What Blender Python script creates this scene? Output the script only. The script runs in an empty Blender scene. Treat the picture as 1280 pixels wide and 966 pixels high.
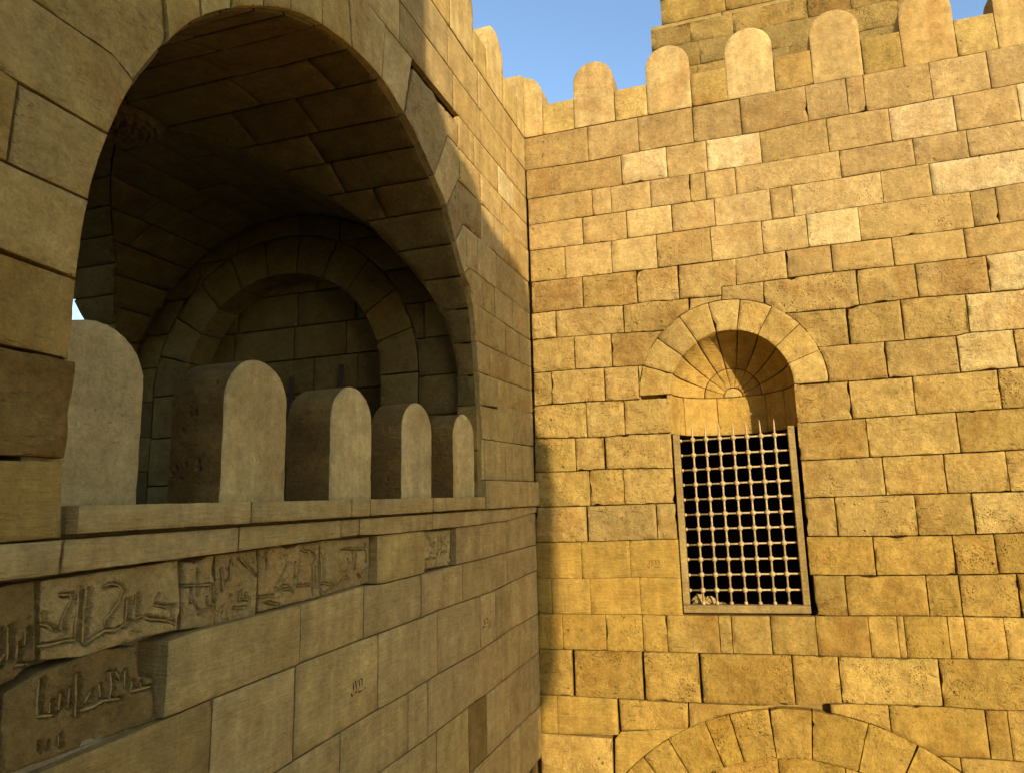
import bpy, bmesh, math, random
from mathutils import Vector, Matrix, noise
from mathutils.geometry import delaunay_2d_cdt
import numpy as np
random.seed(7)
S = bpy.context.scene
COL = S.collection
# ------------------------------------------------------------------ camera
cam_d = bpy.data.cameras.new('camera')
cam = bpy.data.objects.new('camera', cam_d)
COL.objects.link(cam)
S.camera = cam
F_PX, YAW, PITCH, ROLL, PPX, PPY = 828.70, *[math.radians(a) for a in (-14.96662, -9.37534, -2.30120)], 722.04, 485.65
CAM = Vector((2.407, -7.0, 5.4))
def _mm(a, b): return np.array(a) @ np.array(b)
_B = np.array([[1, 0, 0], [0, 0, -1], [0, 1, 0.]])
_c, _s = math.cos(YAW), math.sin(YAW); _Z = np.array([[_c, -_s, 0], [_s, _c, 0], [0, 0, 1]])
_c, _s = math.cos(PITCH), math.sin(PITCH); _X = np.array([[1, 0, 0], [0, _c, -_s], [0, _s, _c]])
_c, _s = math.cos(ROLL), math.sin(ROLL); _R = np.array([[_c, -_s, 0], [_s, _c, 0], [0, 0, 1]])
_M = _R @ _X @ _B @ _Z                      # world -> (right, down, forward)
rot = Matrix((_M[0], -_M[1], -_M[2])).transposed()
cam.matrix_world = Matrix.Translation(CAM) @ rot.to_4x4()
cam_d.sensor_fit = 'HORIZONTAL'
cam_d.sensor_width = 36.0
cam_d.lens = F_PX / 1280 * 36.0
cam_d.shift_x = (640 - PPX) / 1280
cam_d.shift_y = (PPY - 483) / 1280
cam_d.clip_start = 0.05
cam_d.clip_end = 3000
# ------------------------------------------------------------------ light
SUN_AZ, SUN_EL = math.radians(37), math.radians(14)      # azimuth right of the window wall's normal
LIGHT = Vector((-math.sin(SUN_AZ) * math.cos(SUN_EL), math.cos(SUN_AZ) * math.cos(SUN_EL), -math.sin(SUN_EL)))
world = bpy.data.worlds.new('World'); S.world = world; world.use_nodes = True
wn = world.node_tree.nodes; wl = world.node_tree.links
bg = wn['Background']; bg.inputs['Strength'].default_value = 0.15
sky = wn.new('ShaderNodeTexSky'); sky.sky_type = 'NISHITA'; sky.sun_disc = False
sky.sun_elevation = SUN_EL; sky.sun_rotation = math.pi - SUN_AZ
sky.altitude = 50; sky.air_density = 1.0; sky.dust_density = 0.4; sky.ozone_density = 2.0
wl.new(sky.outputs[0], bg.inputs['Color'])
sun_d = bpy.data.lights.new('sun', 'SUN'); sun_d.energy = 3.15; sun_d.angle = math.radians(0.5); sun_d.color = (1.0, 0.80, 0.54)
sun = bpy.data.objects.new('sun', sun_d); COL.objects.link(sun)
sun.rotation_euler = LIGHT.to_track_quat('-Z', 'Y').to_euler(); sun.location = (15, -22, 12)
S.view_settings.view_transform = 'Standard'; S.view_settings.look = 'None'
S.view_settings.exposure = 1.15; S.view_settings.gamma = 1.0
# ---- facing stones measured in metres on each wall: (wall, tone, finish, joint, outline)
STONES=[
('R','d','m',0.009,[(-0.023,9.688),(0.780,9.690),(0.780,9.256),(-0.023,9.281)]),
('R','d','m',0.009,[(0.780,9.690),(1.377,9.691),(1.377,9.268),(0.780,9.256)]),
('R','d','m',0.009,[(1.377,9.691),(1.996,9.692),(1.996,9.263),(1.377,9.268)]),
('R','d','m',0.009,[(1.996,9.692),(2.520,9.692),(2.520,9.254),(2.123,9.262),(1.996,9.263)]),
('R','d','m',0.009,[(2.520,9.692),(3.162,9.693),(3.212,9.694),(3.212,9.276),(2.684,9.250),(2.520,9.254)]),
('R','d','m',0.009,[(3.212,9.694),(3.620,9.696),(3.620,9.277),(3.212,9.276)]),
('R','d','m',0.009,[(3.620,9.696),(3.794,9.697),(3.794,9.277),(3.620,9.277)]),
('R','d','m',0.009,[(3.794,9.697),(4.427,9.700),(4.427,9.278),(4.006,9.265),(3.794,9.277)]),
('R','n','m',0.009,[(4.427,9.700),(4.960,9.702),(4.960,9.284),(4.427,9.278)]),
('R','n','m',0.009,[(4.960,9.702),(5.300,9.704),(5.648,9.705),(5.950,9.705),(5.950,9.287),(5.245,9.287),(4.960,9.284)]),
('R','d','m',0.009,[(0.006,9.281),(0.771,9.256),(1.158,9.264),(1.158,8.899),(0.006,8.910)]),
('R','L','m',0.009,[(1.158,9.264),(1.365,9.268),(1.680,9.266),(1.680,8.895),(1.158,8.899)]),
('R','n','m',0.009,[(1.680,9.266),(2.123,9.262),(2.123,8.892),(1.680,8.895)]),
('R','L','m',0.009,[(2.123,9.262),(2.700,9.251),(2.700,8.888),(2.123,8.892)]),
('R','y','m',0.009,[(2.700,9.251),(3.205,9.276),(3.386,9.276),(3.386,8.889),(2.700,8.888)]),
('R','n','m',0.009,[(3.386,9.276),(3.794,9.277),(3.998,9.266),(3.998,8.890),(3.386,8.889)]),
('R','L','m',0.009,[(3.998,9.266),(4.424,9.278),(4.605,9.280),(4.605,8.891),(3.998,8.890)]),
('R','n','m',0.009,[(4.605,9.280),(5.175,9.286),(5.175,8.892),(4.605,8.891)]),
('R','L','m',0.009,[(5.175,9.286),(5.245,9.287),(5.950,9.287),(5.950,8.892),(5.175,8.892)]),
('R','y','m',0.009,[(0.016,8.910),(0.801,8.902),(0.801,8.583),(0.016,8.584)]),
('R','n','m',0.009,[(0.801,8.902),(1.020,8.900),(1.020,8.581),(0.801,8.583)]),
('R','n','m',0.009,[(1.020,8.900),(1.157,8.899),(1.473,8.897),(1.473,8.577),(1.020,8.581)]),
('R','n','m',0.009,[(1.473,8.897),(1.916,8.894),(1.916,8.571),(1.473,8.577)]),
('R','y','m',0.009,[(1.916,8.894),(2.085,8.892),(2.085,8.569),(1.916,8.571)]),
('R','n','m',0.009,[(2.085,8.892),(2.409,8.890),(2.409,8.575),(2.148,8.568),(2.085,8.569)]),
('R','n','m',0.009,[(2.409,8.890),(2.691,8.888),(3.479,8.889),(3.479,8.583),(2.978,8.584),(2.409,8.575)]),
('R','n','m',0.009,[(3.479,8.889),(4.186,8.890),(4.186,8.596),(3.479,8.583)]),
('R','d','m',0.009,[(4.186,8.890),(4.679,8.891),(4.679,8.596),(4.186,8.596)]),
('R','n','m',0.009,[(4.679,8.891),(5.194,8.892),(5.950,8.892),(5.950,8.595),(5.154,8.595),(4.679,8.596)]),
('R','n','m',0.009,[(0.022,8.584),(0.670,8.583),(0.670,8.255),(0.022,8.268)]),
('R','n','m',0.009,[(0.670,8.583),(0.817,8.583),(1.184,8.579),(1.184,8.248),(1.002,8.248),(0.670,8.255)]),
('R','l','m',0.009,[(1.184,8.579),(1.472,8.577),(1.694,8.574),(1.694,8.249),(1.184,8.248)]),
('R','n','m',0.009,[(1.694,8.574),(2.162,8.568),(2.162,8.249),(2.125,8.250),(1.694,8.249)]),
('R','l','m',0.009,[(2.162,8.568),(2.400,8.575),(2.749,8.581),(2.749,8.234),(2.162,8.249)]),
('R','n','m',0.009,[(2.749,8.581),(2.974,8.584),(2.974,8.235),(2.788,8.233),(2.749,8.234)]),
('R','l','m',0.009,[(2.974,8.584),(3.475,8.583),(3.849,8.590),(3.849,8.245),(3.594,8.243),(2.974,8.235)]),
('R','n','m',0.009,[(3.849,8.590),(4.174,8.596),(4.304,8.596),(4.304,8.248),(3.849,8.245)]),
('R','L','m',0.009,[(4.304,8.596),(5.154,8.595),(5.950,8.595),(5.950,8.251),(5.109,8.251),(4.632,8.235),(4.304,8.248)]),
('R','y','m',0.009,[(0.026,8.267),(0.448,8.259),(0.448,7.878),(0.026,7.885)]),
('R','n','m',0.009,[(0.448,8.259),(0.993,8.248),(0.993,7.871),(0.448,7.878)]),
('R','l','m',0.009,[(0.993,8.248),(1.505,8.249),(1.505,7.863),(0.993,7.871)]),
('R','n','m',0.009,[(1.505,8.249),(2.098,8.250),(2.098,7.862),(1.505,7.863)]),
('R','l','m',0.009,[(2.098,8.250),(2.634,8.237),(2.634,7.868),(2.341,7.855),(2.098,7.862)]),
('R','l','m',0.009,[(2.634,8.237),(2.788,8.233),(3.089,8.237),(3.089,7.875),(2.757,7.873),(2.634,7.868)]),
('R','L','m',0.009,[(3.089,8.237),(3.598,8.243),(3.598,7.873),(3.089,7.875)]),
('R','n','m',0.009,[(3.598,8.243),(4.295,8.248),(4.631,8.235),(4.631,7.864),(4.527,7.862),(3.598,7.873)]),
('R','y','m',0.009,[(4.631,8.235),(4.856,8.243),(4.856,7.869),(4.631,7.864)]),
('R','d','m',0.009,[(4.856,8.243),(5.109,8.251),(5.950,8.251),(5.950,7.872),(5.059,7.872),(4.856,7.869)]),
('R','n','r',0.009,[(1.730,7.856),(2.341,7.855),(2.326,7.559),(2.172,7.560),(2.165,7.464),(1.715,7.482)]),
('R','d','r',0.009,[(0.030,7.885),(0.455,7.878),(0.640,7.876),(0.640,7.509),(0.030,7.510)]),
('R','y','r',0.009,[(0.640,7.876),(0.997,7.871),(1.260,7.867),(1.260,7.489),(1.109,7.481),(0.640,7.509)]),
('R','n','r',0.009,[(1.260,7.867),(1.507,7.863),(1.718,7.863),(1.718,7.478),(1.383,7.496),(1.260,7.489)]),
('R','n','m',0.009,[(2.330,7.856),(2.757,7.873),(2.849,7.874),(2.849,7.574),(2.651,7.571),(2.330,7.564)]),
('R','d','m',0.009,[(2.849,7.874),(3.084,7.875),(3.297,7.874),(3.297,7.581),(2.849,7.574)]),
('R','n','m',0.009,[(3.297,7.874),(3.591,7.873),(3.879,7.870),(3.879,7.569),(3.297,7.581)]),
('R','n','m',0.009,[(3.879,7.870),(4.529,7.863),(4.529,7.564),(4.075,7.564),(3.879,7.569)]),
('R','n','m',0.009,[(4.529,7.863),(5.059,7.872),(5.950,7.872),(5.950,7.573),(5.020,7.573),(4.694,7.564),(4.529,7.564)]),
('R','d','m',0.009,[(2.172,7.560),(2.602,7.568),(2.587,7.282),(2.155,7.332)]),
('R','n','r',0.009,[(0.019,7.510),(0.312,7.510),(0.312,7.199),(0.019,7.197)]),
('R','n','r',0.009,[(0.312,7.510),(0.618,7.510),(1.090,7.482),(1.090,7.173),(0.312,7.199)]),
('R','y','r',0.009,[(1.096,7.482),(1.383,7.496),(1.711,7.478),(1.812,7.475),(1.812,7.140),(1.451,7.153),(1.096,7.173)]),
('R','y','m',0.009,[(1.831,7.473),(2.165,7.464),(2.145,7.202),(1.811,7.239)]),
('R','n','r',0.009,[(2.595,7.569),(2.651,7.571),(3.305,7.581),(3.511,7.577),(3.511,7.205),(3.390,7.189),(2.827,7.198),(2.595,7.200)]),
('R','y','r',0.009,[(3.511,7.577),(4.059,7.565),(4.059,7.218),(3.511,7.205)]),
('R','n','r',0.009,[(4.059,7.565),(4.691,7.564),(4.691,7.196),(4.059,7.218)]),
('R','L','r',0.009,[(4.691,7.564),(5.020,7.573),(5.950,7.573),(5.950,7.190),(4.970,7.190),(4.691,7.196)]),
('R','y','r',0.009,[(0.023,7.197),(0.307,7.199),(0.515,7.193),(0.515,6.814),(0.023,6.819)]),
('R','n','r',0.009,[(0.515,7.193),(0.940,7.179),(0.940,6.802),(0.515,6.814)]),
('R','y','r',0.009,[(0.940,7.179),(1.080,7.174),(1.451,7.153),(1.775,7.141),(1.775,6.785),(1.593,6.785),(0.940,6.802)]),
('R','y','r',0.009,[(2.604,7.200),(2.827,7.198),(3.378,7.190),(3.378,6.812),(3.074,6.814),(2.747,6.821),(2.604,6.821)]),
('R','y','r',0.009,[(3.390,7.189),(3.511,7.205),(3.886,7.214),(3.886,6.805),(3.719,6.807),(3.390,6.812)]),
('R','y','r',0.009,[(3.886,7.214),(4.068,7.218),(4.469,7.204),(4.469,6.823),(4.346,6.801),(3.886,6.805)]),
('R','L','r',0.009,[(4.469,7.204),(4.697,7.196),(4.970,7.190),(5.950,7.190),(5.950,6.809),(4.920,6.809),(4.469,6.823)]),
('R','y','r',0.009,[(0.022,6.819),(0.236,6.817),(0.236,6.444),(0.022,6.442)]),
('R','n','r',0.009,[(0.236,6.817),(0.517,6.814),(0.844,6.805),(0.844,6.435),(0.626,6.443),(0.236,6.444)]),
('R','n','r',0.009,[(0.844,6.805),(0.945,6.802),(1.222,6.795),(1.222,6.425),(1.050,6.428),(0.844,6.435)]),
('R','n','r',0.009,[(1.222,6.795),(1.593,6.785),(1.664,6.785),(1.664,6.420),(1.570,6.420),(1.222,6.425)]),
('R','n','r',0.009,[(2.731,6.821),(3.074,6.814),(3.363,6.812),(3.696,6.807),(3.696,6.439),(3.151,6.442),(2.731,6.440)]),
('R','n','r',0.009,[(3.702,6.807),(4.337,6.801),(4.337,6.438),(3.702,6.439)]),
('R','L','r',0.009,[(4.337,6.801),(4.460,6.823),(4.829,6.812),(4.829,6.444),(4.337,6.438)]),
('R','n','r',0.009,[(4.829,6.812),(4.920,6.809),(5.950,6.809),(5.950,6.445),(4.872,6.445),(4.829,6.444)]),
('R','n','r',0.009,[(0.020,6.442),(0.233,6.444),(0.621,6.443),(0.621,6.048),(0.491,6.053),(0.020,6.075)]),
('R','l','r',0.009,[(0.621,6.443),(1.044,6.428),(1.044,6.055),(0.827,6.042),(0.621,6.048)]),
('R','n','r',0.009,[(1.044,6.428),(1.537,6.421),(1.537,6.040),(1.044,6.055)]),
('R','n','r',0.009,[(2.808,6.440),(3.151,6.442),(3.329,6.441),(3.329,6.063),(2.808,6.059)]),
('R','n','r',0.009,[(3.329,6.441),(3.699,6.439),(3.910,6.439),(3.910,6.068),(3.329,6.063)]),
('R','n','r',0.009,[(3.910,6.439),(4.335,6.438),(4.648,6.442),(4.648,6.068),(4.250,6.067),(3.910,6.068)]),
('R','n','r',0.009,[(4.648,6.442),(4.872,6.445),(5.950,6.445),(5.950,6.069),(4.822,6.069),(4.648,6.068)]),
('R','s','r',0.007,[(0.013,6.075),(0.484,6.053),(0.484,5.691),(0.013,5.703)]),
('R','n','r',0.007,[(0.484,6.053),(0.802,6.043),(0.802,5.699),(0.484,5.691)]),
('R','n','r',0.007,[(0.818,6.042),(1.031,6.055),(1.535,6.040),(1.535,5.671),(0.818,5.698)]),
('R','y','r',0.009,[(2.803,6.059),(3.340,6.063),(3.450,6.064),(3.450,5.681),(2.803,5.681)]),
('R','n','r',0.009,[(3.450,6.064),(3.918,6.068),(4.247,6.067),(4.247,5.678),(3.450,5.681)]),
('R','y','r',0.009,[(4.247,6.067),(4.822,6.069),(5.950,6.069),(5.950,5.678),(4.771,5.678),(4.247,5.678)]),
('R','s','r',0.006,[(0.006,5.703),(0.489,5.691),(0.629,5.694),(0.629,5.315),(0.006,5.323)]),
('R','s','r',0.006,[(0.629,5.694),(0.802,5.699),(1.002,5.691),(1.002,5.315),(0.629,5.315)]),
('R','n','r',0.006,[(1.002,5.691),(1.528,5.671),(1.528,5.310),(1.342,5.314),(1.002,5.315)]),
('R','n','r',0.009,[(2.812,5.681),(3.451,5.681),(3.557,5.680),(3.557,5.313),(2.812,5.315)]),
('R','n','r',0.009,[(3.557,5.680),(4.093,5.678),(4.093,5.308),(3.557,5.313)]),
('R','n','r',0.009,[(4.093,5.678),(4.243,5.678),(4.616,5.678),(4.616,5.302),(4.295,5.306),(4.093,5.308)]),
('R','n','r',0.009,[(4.616,5.678),(4.771,5.678),(5.950,5.678),(5.950,5.301),(4.721,5.301),(4.616,5.302)]),
('R','n','r',0.006,[(-0.006,5.323),(0.576,5.316),(0.576,4.939),(-0.006,4.943)]),
('R','g','r',0.006,[(0.588,5.316),(1.331,5.314),(1.331,4.947),(0.588,4.939)]),
('R','g','r',0.006,[(1.331,5.314),(1.534,5.310),(1.534,4.945),(1.331,4.947)]),
('R','d','r',0.009,[(2.805,5.315),(3.089,5.314),(3.089,4.938),(2.805,4.945)]),
('R','n','r',0.009,[(3.089,5.314),(3.558,5.313),(3.801,5.310),(3.801,4.928),(3.405,4.931),(3.089,4.938)]),
('R','y','r',0.009,[(3.801,5.310),(4.282,5.306),(4.282,4.928),(4.094,4.926),(3.801,4.928)]),
('R','l','r',0.009,[(4.282,5.306),(4.721,5.301),(5.950,5.301),(5.950,4.932),(4.673,4.932),(4.282,4.928)]),
('R','s','s',0.005,[(-0.017,4.943),(0.502,4.939),(0.502,4.559),(-0.017,4.572)]),
('R','s','s',0.005,[(0.502,4.939),(0.573,4.939),(1.029,4.943),(1.029,4.571),(0.502,4.559)]),
('R','s','s',0.005,[(1.029,4.943),(1.332,4.947),(1.539,4.945),(1.539,4.560),(1.029,4.571)]),
('R','n','r',0.009,[(2.793,4.945),(3.395,4.931),(3.395,4.567),(2.793,4.577)]),
('R','n','r',0.009,[(3.395,4.931),(4.082,4.926),(4.082,4.566),(3.395,4.567)]),
('R','n','r',0.009,[(4.082,4.926),(4.427,4.929),(4.427,4.572),(4.082,4.566)]),
('R','y','r',0.009,[(4.427,4.929),(4.673,4.932),(5.950,4.932),(5.950,4.576),(4.626,4.576),(4.427,4.572)]),
('R','s','s',0.005,[(-0.010,4.572),(0.156,4.568),(0.156,4.204),(-0.010,4.204)]),
('R','s','s',0.005,[(0.156,4.568),(0.504,4.559),(0.584,4.561),(0.584,4.202),(0.156,4.204)]),
('R','s','s',0.005,[(0.584,4.561),(1.055,4.571),(1.116,4.570),(1.116,4.200),(0.584,4.202)]),
('R','s','s',0.005,[(1.116,4.570),(1.539,4.560),(1.539,4.195),(1.116,4.200)]),
('R','g','r',0.009,[(2.818,4.577),(3.107,4.572),(3.107,4.197),(2.818,4.195)]),
('R','n','r',0.009,[(3.107,4.572),(3.388,4.567),(3.816,4.566),(3.816,4.201),(3.107,4.197)]),
('R','y','r',0.009,[(3.816,4.566),(4.087,4.566),(4.087,4.198),(3.883,4.201),(3.816,4.201)]),
('R','n','r',0.009,[(4.087,4.566),(4.565,4.574),(4.565,4.189),(4.087,4.198)]),
('R','y','r',0.009,[(4.565,4.574),(4.626,4.576),(5.950,4.576),(5.950,4.189),(4.565,4.189)]),
('R','s','m',0.006,[(-0.013,4.204),(0.268,4.203),(0.268,3.843),(-0.013,3.845)]),
('R','s','m',0.006,[(0.268,4.203),(0.739,4.202),(0.739,3.840),(0.268,3.843)]),
('R','s','m',0.006,[(0.739,4.202),(1.121,4.200),(1.121,3.838),(0.739,3.840)]),
('R','s','m',0.006,[(1.121,4.200),(1.369,4.197),(1.369,3.837),(1.121,3.838)]),
('R','g','m',0.006,[(1.369,4.197),(1.535,4.195),(1.891,4.195),(1.891,3.836),(1.369,3.837)]),
('R','g','m',0.006,[(1.891,4.195),(2.012,4.195),(2.012,3.836),(1.891,3.836)]),
('R','g','m',0.006,[(2.012,4.195),(2.386,4.195),(2.386,3.836),(2.012,3.836)]),
('R','g','m',0.006,[(2.386,4.195),(2.805,4.195),(2.805,3.832),(2.386,3.836)]),
('R','n','m',0.006,[(2.805,4.195),(3.277,4.198),(3.277,3.827),(2.805,3.832)]),
('R','n','m',0.006,[(3.277,4.198),(3.524,4.199),(3.524,3.828),(3.277,3.827)]),
('R','n','m',0.006,[(3.524,4.199),(3.584,4.200),(3.584,3.828),(3.524,3.828)]),
('R','y','m',0.006,[(3.584,4.200),(3.883,4.201),(3.951,4.200),(3.951,3.830),(3.584,3.828)]),
('R','n','m',0.006,[(3.951,4.200),(4.091,4.198),(4.091,3.831),(3.951,3.830)]),
('R','n','m',0.006,[(4.091,4.198),(4.413,4.192),(4.413,3.832),(4.091,3.831)]),
('R','l','m',0.006,[(4.413,4.192),(4.575,4.189),(5.950,4.189),(5.950,3.833),(4.528,3.833),(4.413,3.832)]),
('R','n','r',0.009,[(-0.017,3.845),(0.352,3.843),(0.352,3.381),(-0.017,3.386)]),
('R','y','r',0.009,[(0.382,3.842),(1.097,3.838),(1.097,3.372),(0.382,3.381)]),
('R','n','r',0.009,[(1.115,3.838),(1.364,3.837),(1.670,3.837),(1.670,3.365),(1.115,3.372)]),
('R','y','r',0.009,[(1.686,3.837),(2.414,3.836),(2.557,3.835),(2.557,3.375),(2.095,3.363),(1.686,3.365)]),
('R','d','r',0.009,[(2.557,3.835),(2.978,3.830),(2.978,3.409),(2.557,3.375)]),
('R','l','r',0.009,[(2.978,3.830),(3.266,3.826),(3.835,3.829),(3.835,3.415),(2.978,3.409)]),
('R','y','r',0.009,[(3.835,3.829),(4.528,3.833),(5.950,3.833),(5.950,3.407),(4.472,3.407),(4.158,3.402),(3.835,3.415)]),
('R','s','s',0.006,[(-0.021,3.386),(0.180,3.383),(0.180,3.012),(-0.021,3.016)]),
('R','s','s',0.006,[(0.180,3.383),(0.817,3.375),(0.817,3.031),(0.180,3.012)]),
('R','n','r',0.009,[(0.834,3.375),(1.537,3.363),(1.528,3.118),(0.843,3.071)]),
('R','n','m',0.009,[(1.544,3.363),(2.095,3.363),(2.301,3.370),(2.294,3.290),(1.536,3.118)]),
('R','n','m',0.009,[(2.863,3.399),(2.990,3.410),(3.374,3.412),(3.374,2.988),(3.257,2.987),(2.863,2.987)]),
('R','y','m',0.009,[(3.374,3.412),(3.830,3.415),(4.164,3.402),(4.164,2.996),(3.749,2.994),(3.374,2.988)]),
('R','y','m',0.009,[(4.164,3.402),(4.339,3.405),(4.339,2.990),(4.164,2.996)]),
('R','n','m',0.009,[(4.339,3.405),(4.472,3.407),(5.950,3.407),(5.950,2.988),(4.417,2.988),(4.339,2.990)]),
('R','l','r',0.009,[(-0.016,3.016),(0.747,2.999),(0.747,2.610),(-0.016,2.591)]),
('R','s','s',0.009,[(0.781,2.993),(0.843,3.063),(1.833,3.161),(1.491,2.672),(0.762,2.611)]),
('R','y','m',0.009,[(3.233,2.987),(3.749,2.994),(3.917,2.995),(3.917,2.572),(3.233,2.528)]),
('R','n','m',0.009,[(3.917,2.995),(4.139,2.996),(4.417,2.988),(5.950,2.988),(5.950,2.608),(4.488,2.608),(3.917,2.572)]),
('L','g','s',0.009,[(-6.600,9.685),(-5.700,9.685),(-5.700,9.274),(-6.600,9.274)]),
('L','g','s',0.009,[(-5.700,9.685),(-4.900,9.685),(-4.900,9.274),(-5.700,9.274)]),
('L','g','s',0.009,[(-4.900,9.685),(-4.000,9.685),(-4.000,9.274),(-4.900,9.274)]),
('L','g','s',0.009,[(-4.000,9.685),(-3.300,9.685),(-3.300,9.274),(-4.000,9.274)]),
('L','g','s',0.009,[(-3.300,9.685),(-2.050,9.685),(-2.050,9.274),(-3.300,9.274)]),
('L','n','s',0.009,[(-2.050,9.685),(-1.375,9.685),(-1.375,9.274),(-2.050,9.274)]),
('L','n','s',0.009,[(-1.375,9.685),(-0.437,9.685),(-0.437,9.274),(-1.375,9.274)]),
('L','n','s',0.009,[(-0.437,9.685),(0.000,9.685),(0.000,9.274),(-0.437,9.274)]),
('L','g','s',0.009,[(-6.600,9.274),(-5.200,9.274),(-5.200,8.910),(-6.600,8.910)]),
('L','g','s',0.009,[(-5.200,9.274),(-4.300,9.274),(-4.300,8.910),(-5.200,8.910)]),
('L','g','s',0.009,[(-4.300,9.274),(-3.600,9.274),(-3.600,8.910),(-4.300,8.910)]),
('L','g','s',0.009,[(-3.600,9.274),(-2.882,9.274),(-2.882,8.910),(-3.600,8.910)]),
('L','g','s',0.009,[(-2.882,9.274),(-2.471,9.274),(-2.471,8.910),(-2.882,8.910)]),
('L','g','s',0.009,[(-2.471,9.274),(-1.944,9.274),(-1.944,8.910),(-2.471,8.910)]),
('L','n','s',0.009,[(-1.944,9.274),(-1.330,9.274),(-1.330,8.910),(-1.944,8.910)]),
('L','n','s',0.009,[(-1.330,9.274),(-0.633,9.274),(-0.633,8.910),(-1.330,8.910)]),
('L','n','s',0.009,[(-0.633,9.274),(0.000,9.274),(0.000,8.910),(-0.633,8.910)]),
('L','n','s',0.009,[(-1.852,8.910),(-1.497,8.910),(-1.497,8.583),(-1.852,8.583)]),
('L','n','s',0.009,[(-1.497,8.910),(-0.884,8.910),(-0.884,8.583),(-1.497,8.583)]),
('L','L','s',0.009,[(-0.884,8.910),(-0.417,8.910),(-0.417,8.583),(-0.884,8.583)]),
('L','n','s',0.009,[(-0.417,8.910),(0.000,8.910),(0.000,8.583),(-0.417,8.583)]),
('L','n','m',0.009,[(-1.834,8.583),(-1.356,8.583),(-1.356,8.268),(-1.834,8.268)]),
('L','n','m',0.009,[(-1.356,8.583),(-0.789,8.583),(-0.789,8.268),(-1.356,8.268)]),
('L','n','m',0.009,[(-0.789,8.583),(0.000,8.583),(0.000,8.268),(-0.789,8.268)]),
('L','l','m',0.009,[(-1.370,8.268),(-0.795,8.268),(-0.795,7.885),(-1.370,7.885)]),
('L','n','m',0.009,[(-0.795,8.268),(0.000,8.268),(0.000,7.885),(-0.795,7.885)]),
('L','l','m',0.009,[(-1.709,7.885),(-1.460,7.885),(-1.460,7.511),(-1.709,7.511)]),
('L','l','m',0.009,[(-1.460,7.885),(-1.004,7.885),(-1.004,7.511),(-1.460,7.511)]),
('L','n','m',0.009,[(-1.004,7.885),(-0.468,7.885),(-0.468,7.511),(-1.004,7.511)]),
('L','n','m',0.009,[(-0.468,7.885),(0.000,7.885),(0.000,7.511),(-0.468,7.511)]),
('L','n','m',0.009,[(-1.616,7.511),(-1.342,7.511),(-1.342,7.198),(-1.616,7.198)]),
('L','l','m',0.009,[(-1.342,7.511),(-1.049,7.511),(-1.049,7.198),(-1.342,7.198)]),
('L','n','m',0.009,[(-1.049,7.511),(-0.552,7.511),(-0.552,7.198),(-1.049,7.198)]),
('L','n','m',0.009,[(-0.552,7.511),(0.000,7.511),(0.000,7.198),(-0.552,7.198)]),
('L','l','m',0.009,[(-1.811,7.198),(-0.784,7.198),(-0.784,6.870),(-1.580,6.859),(-1.811,6.859)]),
('L','n','m',0.009,[(-0.784,7.198),(-0.354,7.198),(-0.354,6.876),(-0.784,6.870)]),
('L','n','m',0.009,[(-0.354,7.198),(0.000,7.198),(0.000,6.881),(-0.354,6.876)]),
('L','n','m',0.009,[(-1.737,6.859),(-1.580,6.859),(-1.195,6.864),(-1.195,6.581),(-1.501,6.573),(-1.737,6.573)]),
('L','n','m',0.009,[(-1.195,6.864),(-0.720,6.871),(-0.720,6.592),(-1.195,6.581)]),
('L','l','m',0.009,[(-0.720,6.871),(0.000,6.881),(0.000,6.610),(-0.720,6.592)]),
('L','l','m',0.009,[(-1.662,6.573),(-1.501,6.573),(-1.027,6.585),(-1.027,6.306),(-1.468,6.271),(-1.662,6.271)]),
('L','l','m',0.009,[(-1.027,6.585),(0.000,6.610),(0.000,6.362),(-1.027,6.306)]),
('L','n','m',0.009,[(-1.466,6.271),(-1.196,6.277),(-1.196,5.972),(-1.466,5.968)]),
('L','l','m',0.009,[(-1.196,6.277),(-1.036,6.281),(-1.012,6.352),(-0.614,6.356),(-0.614,5.980),(-1.196,5.972)]),
('L','n','m',0.009,[(-0.614,6.356),(0.000,6.362),(0.000,5.987),(-0.139,5.987),(-0.614,5.980)]),
('L','l','s',0.009,[(-1.443,5.968),(-1.375,5.969),(-1.375,5.594),(-1.443,5.594)]),
('L','n','s',0.009,[(-1.375,5.969),(-0.858,5.977),(-0.858,5.595),(-1.375,5.594)]),
('L','n','s',0.009,[(-0.858,5.977),(-0.372,5.983),(-0.372,5.597),(-0.858,5.595)]),
('L','s','s',0.009,[(-0.372,5.983),(-0.139,5.987),(0.000,5.987),(0.000,5.598),(-0.372,5.597)]),
('V','l','m',0.008,[(-1.586,7.181),(-1.651,7.344),(-1.802,7.393),(-1.646,7.511),(-1.617,7.511),(-1.617,7.198)]),
('V','l','m',0.008,[(-1.802,7.393),(-1.950,7.637),(-1.767,7.885),(-1.708,7.885),(-1.708,7.511),(-1.646,7.511)]),
('V','g','r',0.008,[(-1.950,7.637),(-2.108,7.911),(-1.864,8.268),(-1.371,8.268),(-1.371,7.885),(-1.767,7.885)]),
('V','l','m',0.008,[(-2.108,7.911),(-2.353,8.057),(-2.074,8.583),(-1.835,8.583),(-1.835,8.268),(-1.864,8.268)]),
('V','g','r',0.008,[(-2.353,8.057),(-2.829,8.338),(-2.689,8.830),(-1.854,8.810),(-1.854,8.583),(-2.074,8.583)]),
('V','l','m',0.008,[(-2.829,8.338),(-3.127,8.447),(-3.088,8.910),(-2.689,8.910)]),
('V','g','m',0.008,[(-3.127,8.447),(-3.489,8.430),(-3.560,8.910),(-3.088,8.910)]),
('V','l','m',0.008,[(-3.489,8.430),(-3.804,8.364),(-3.864,8.910),(-3.560,8.910)]),
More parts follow.
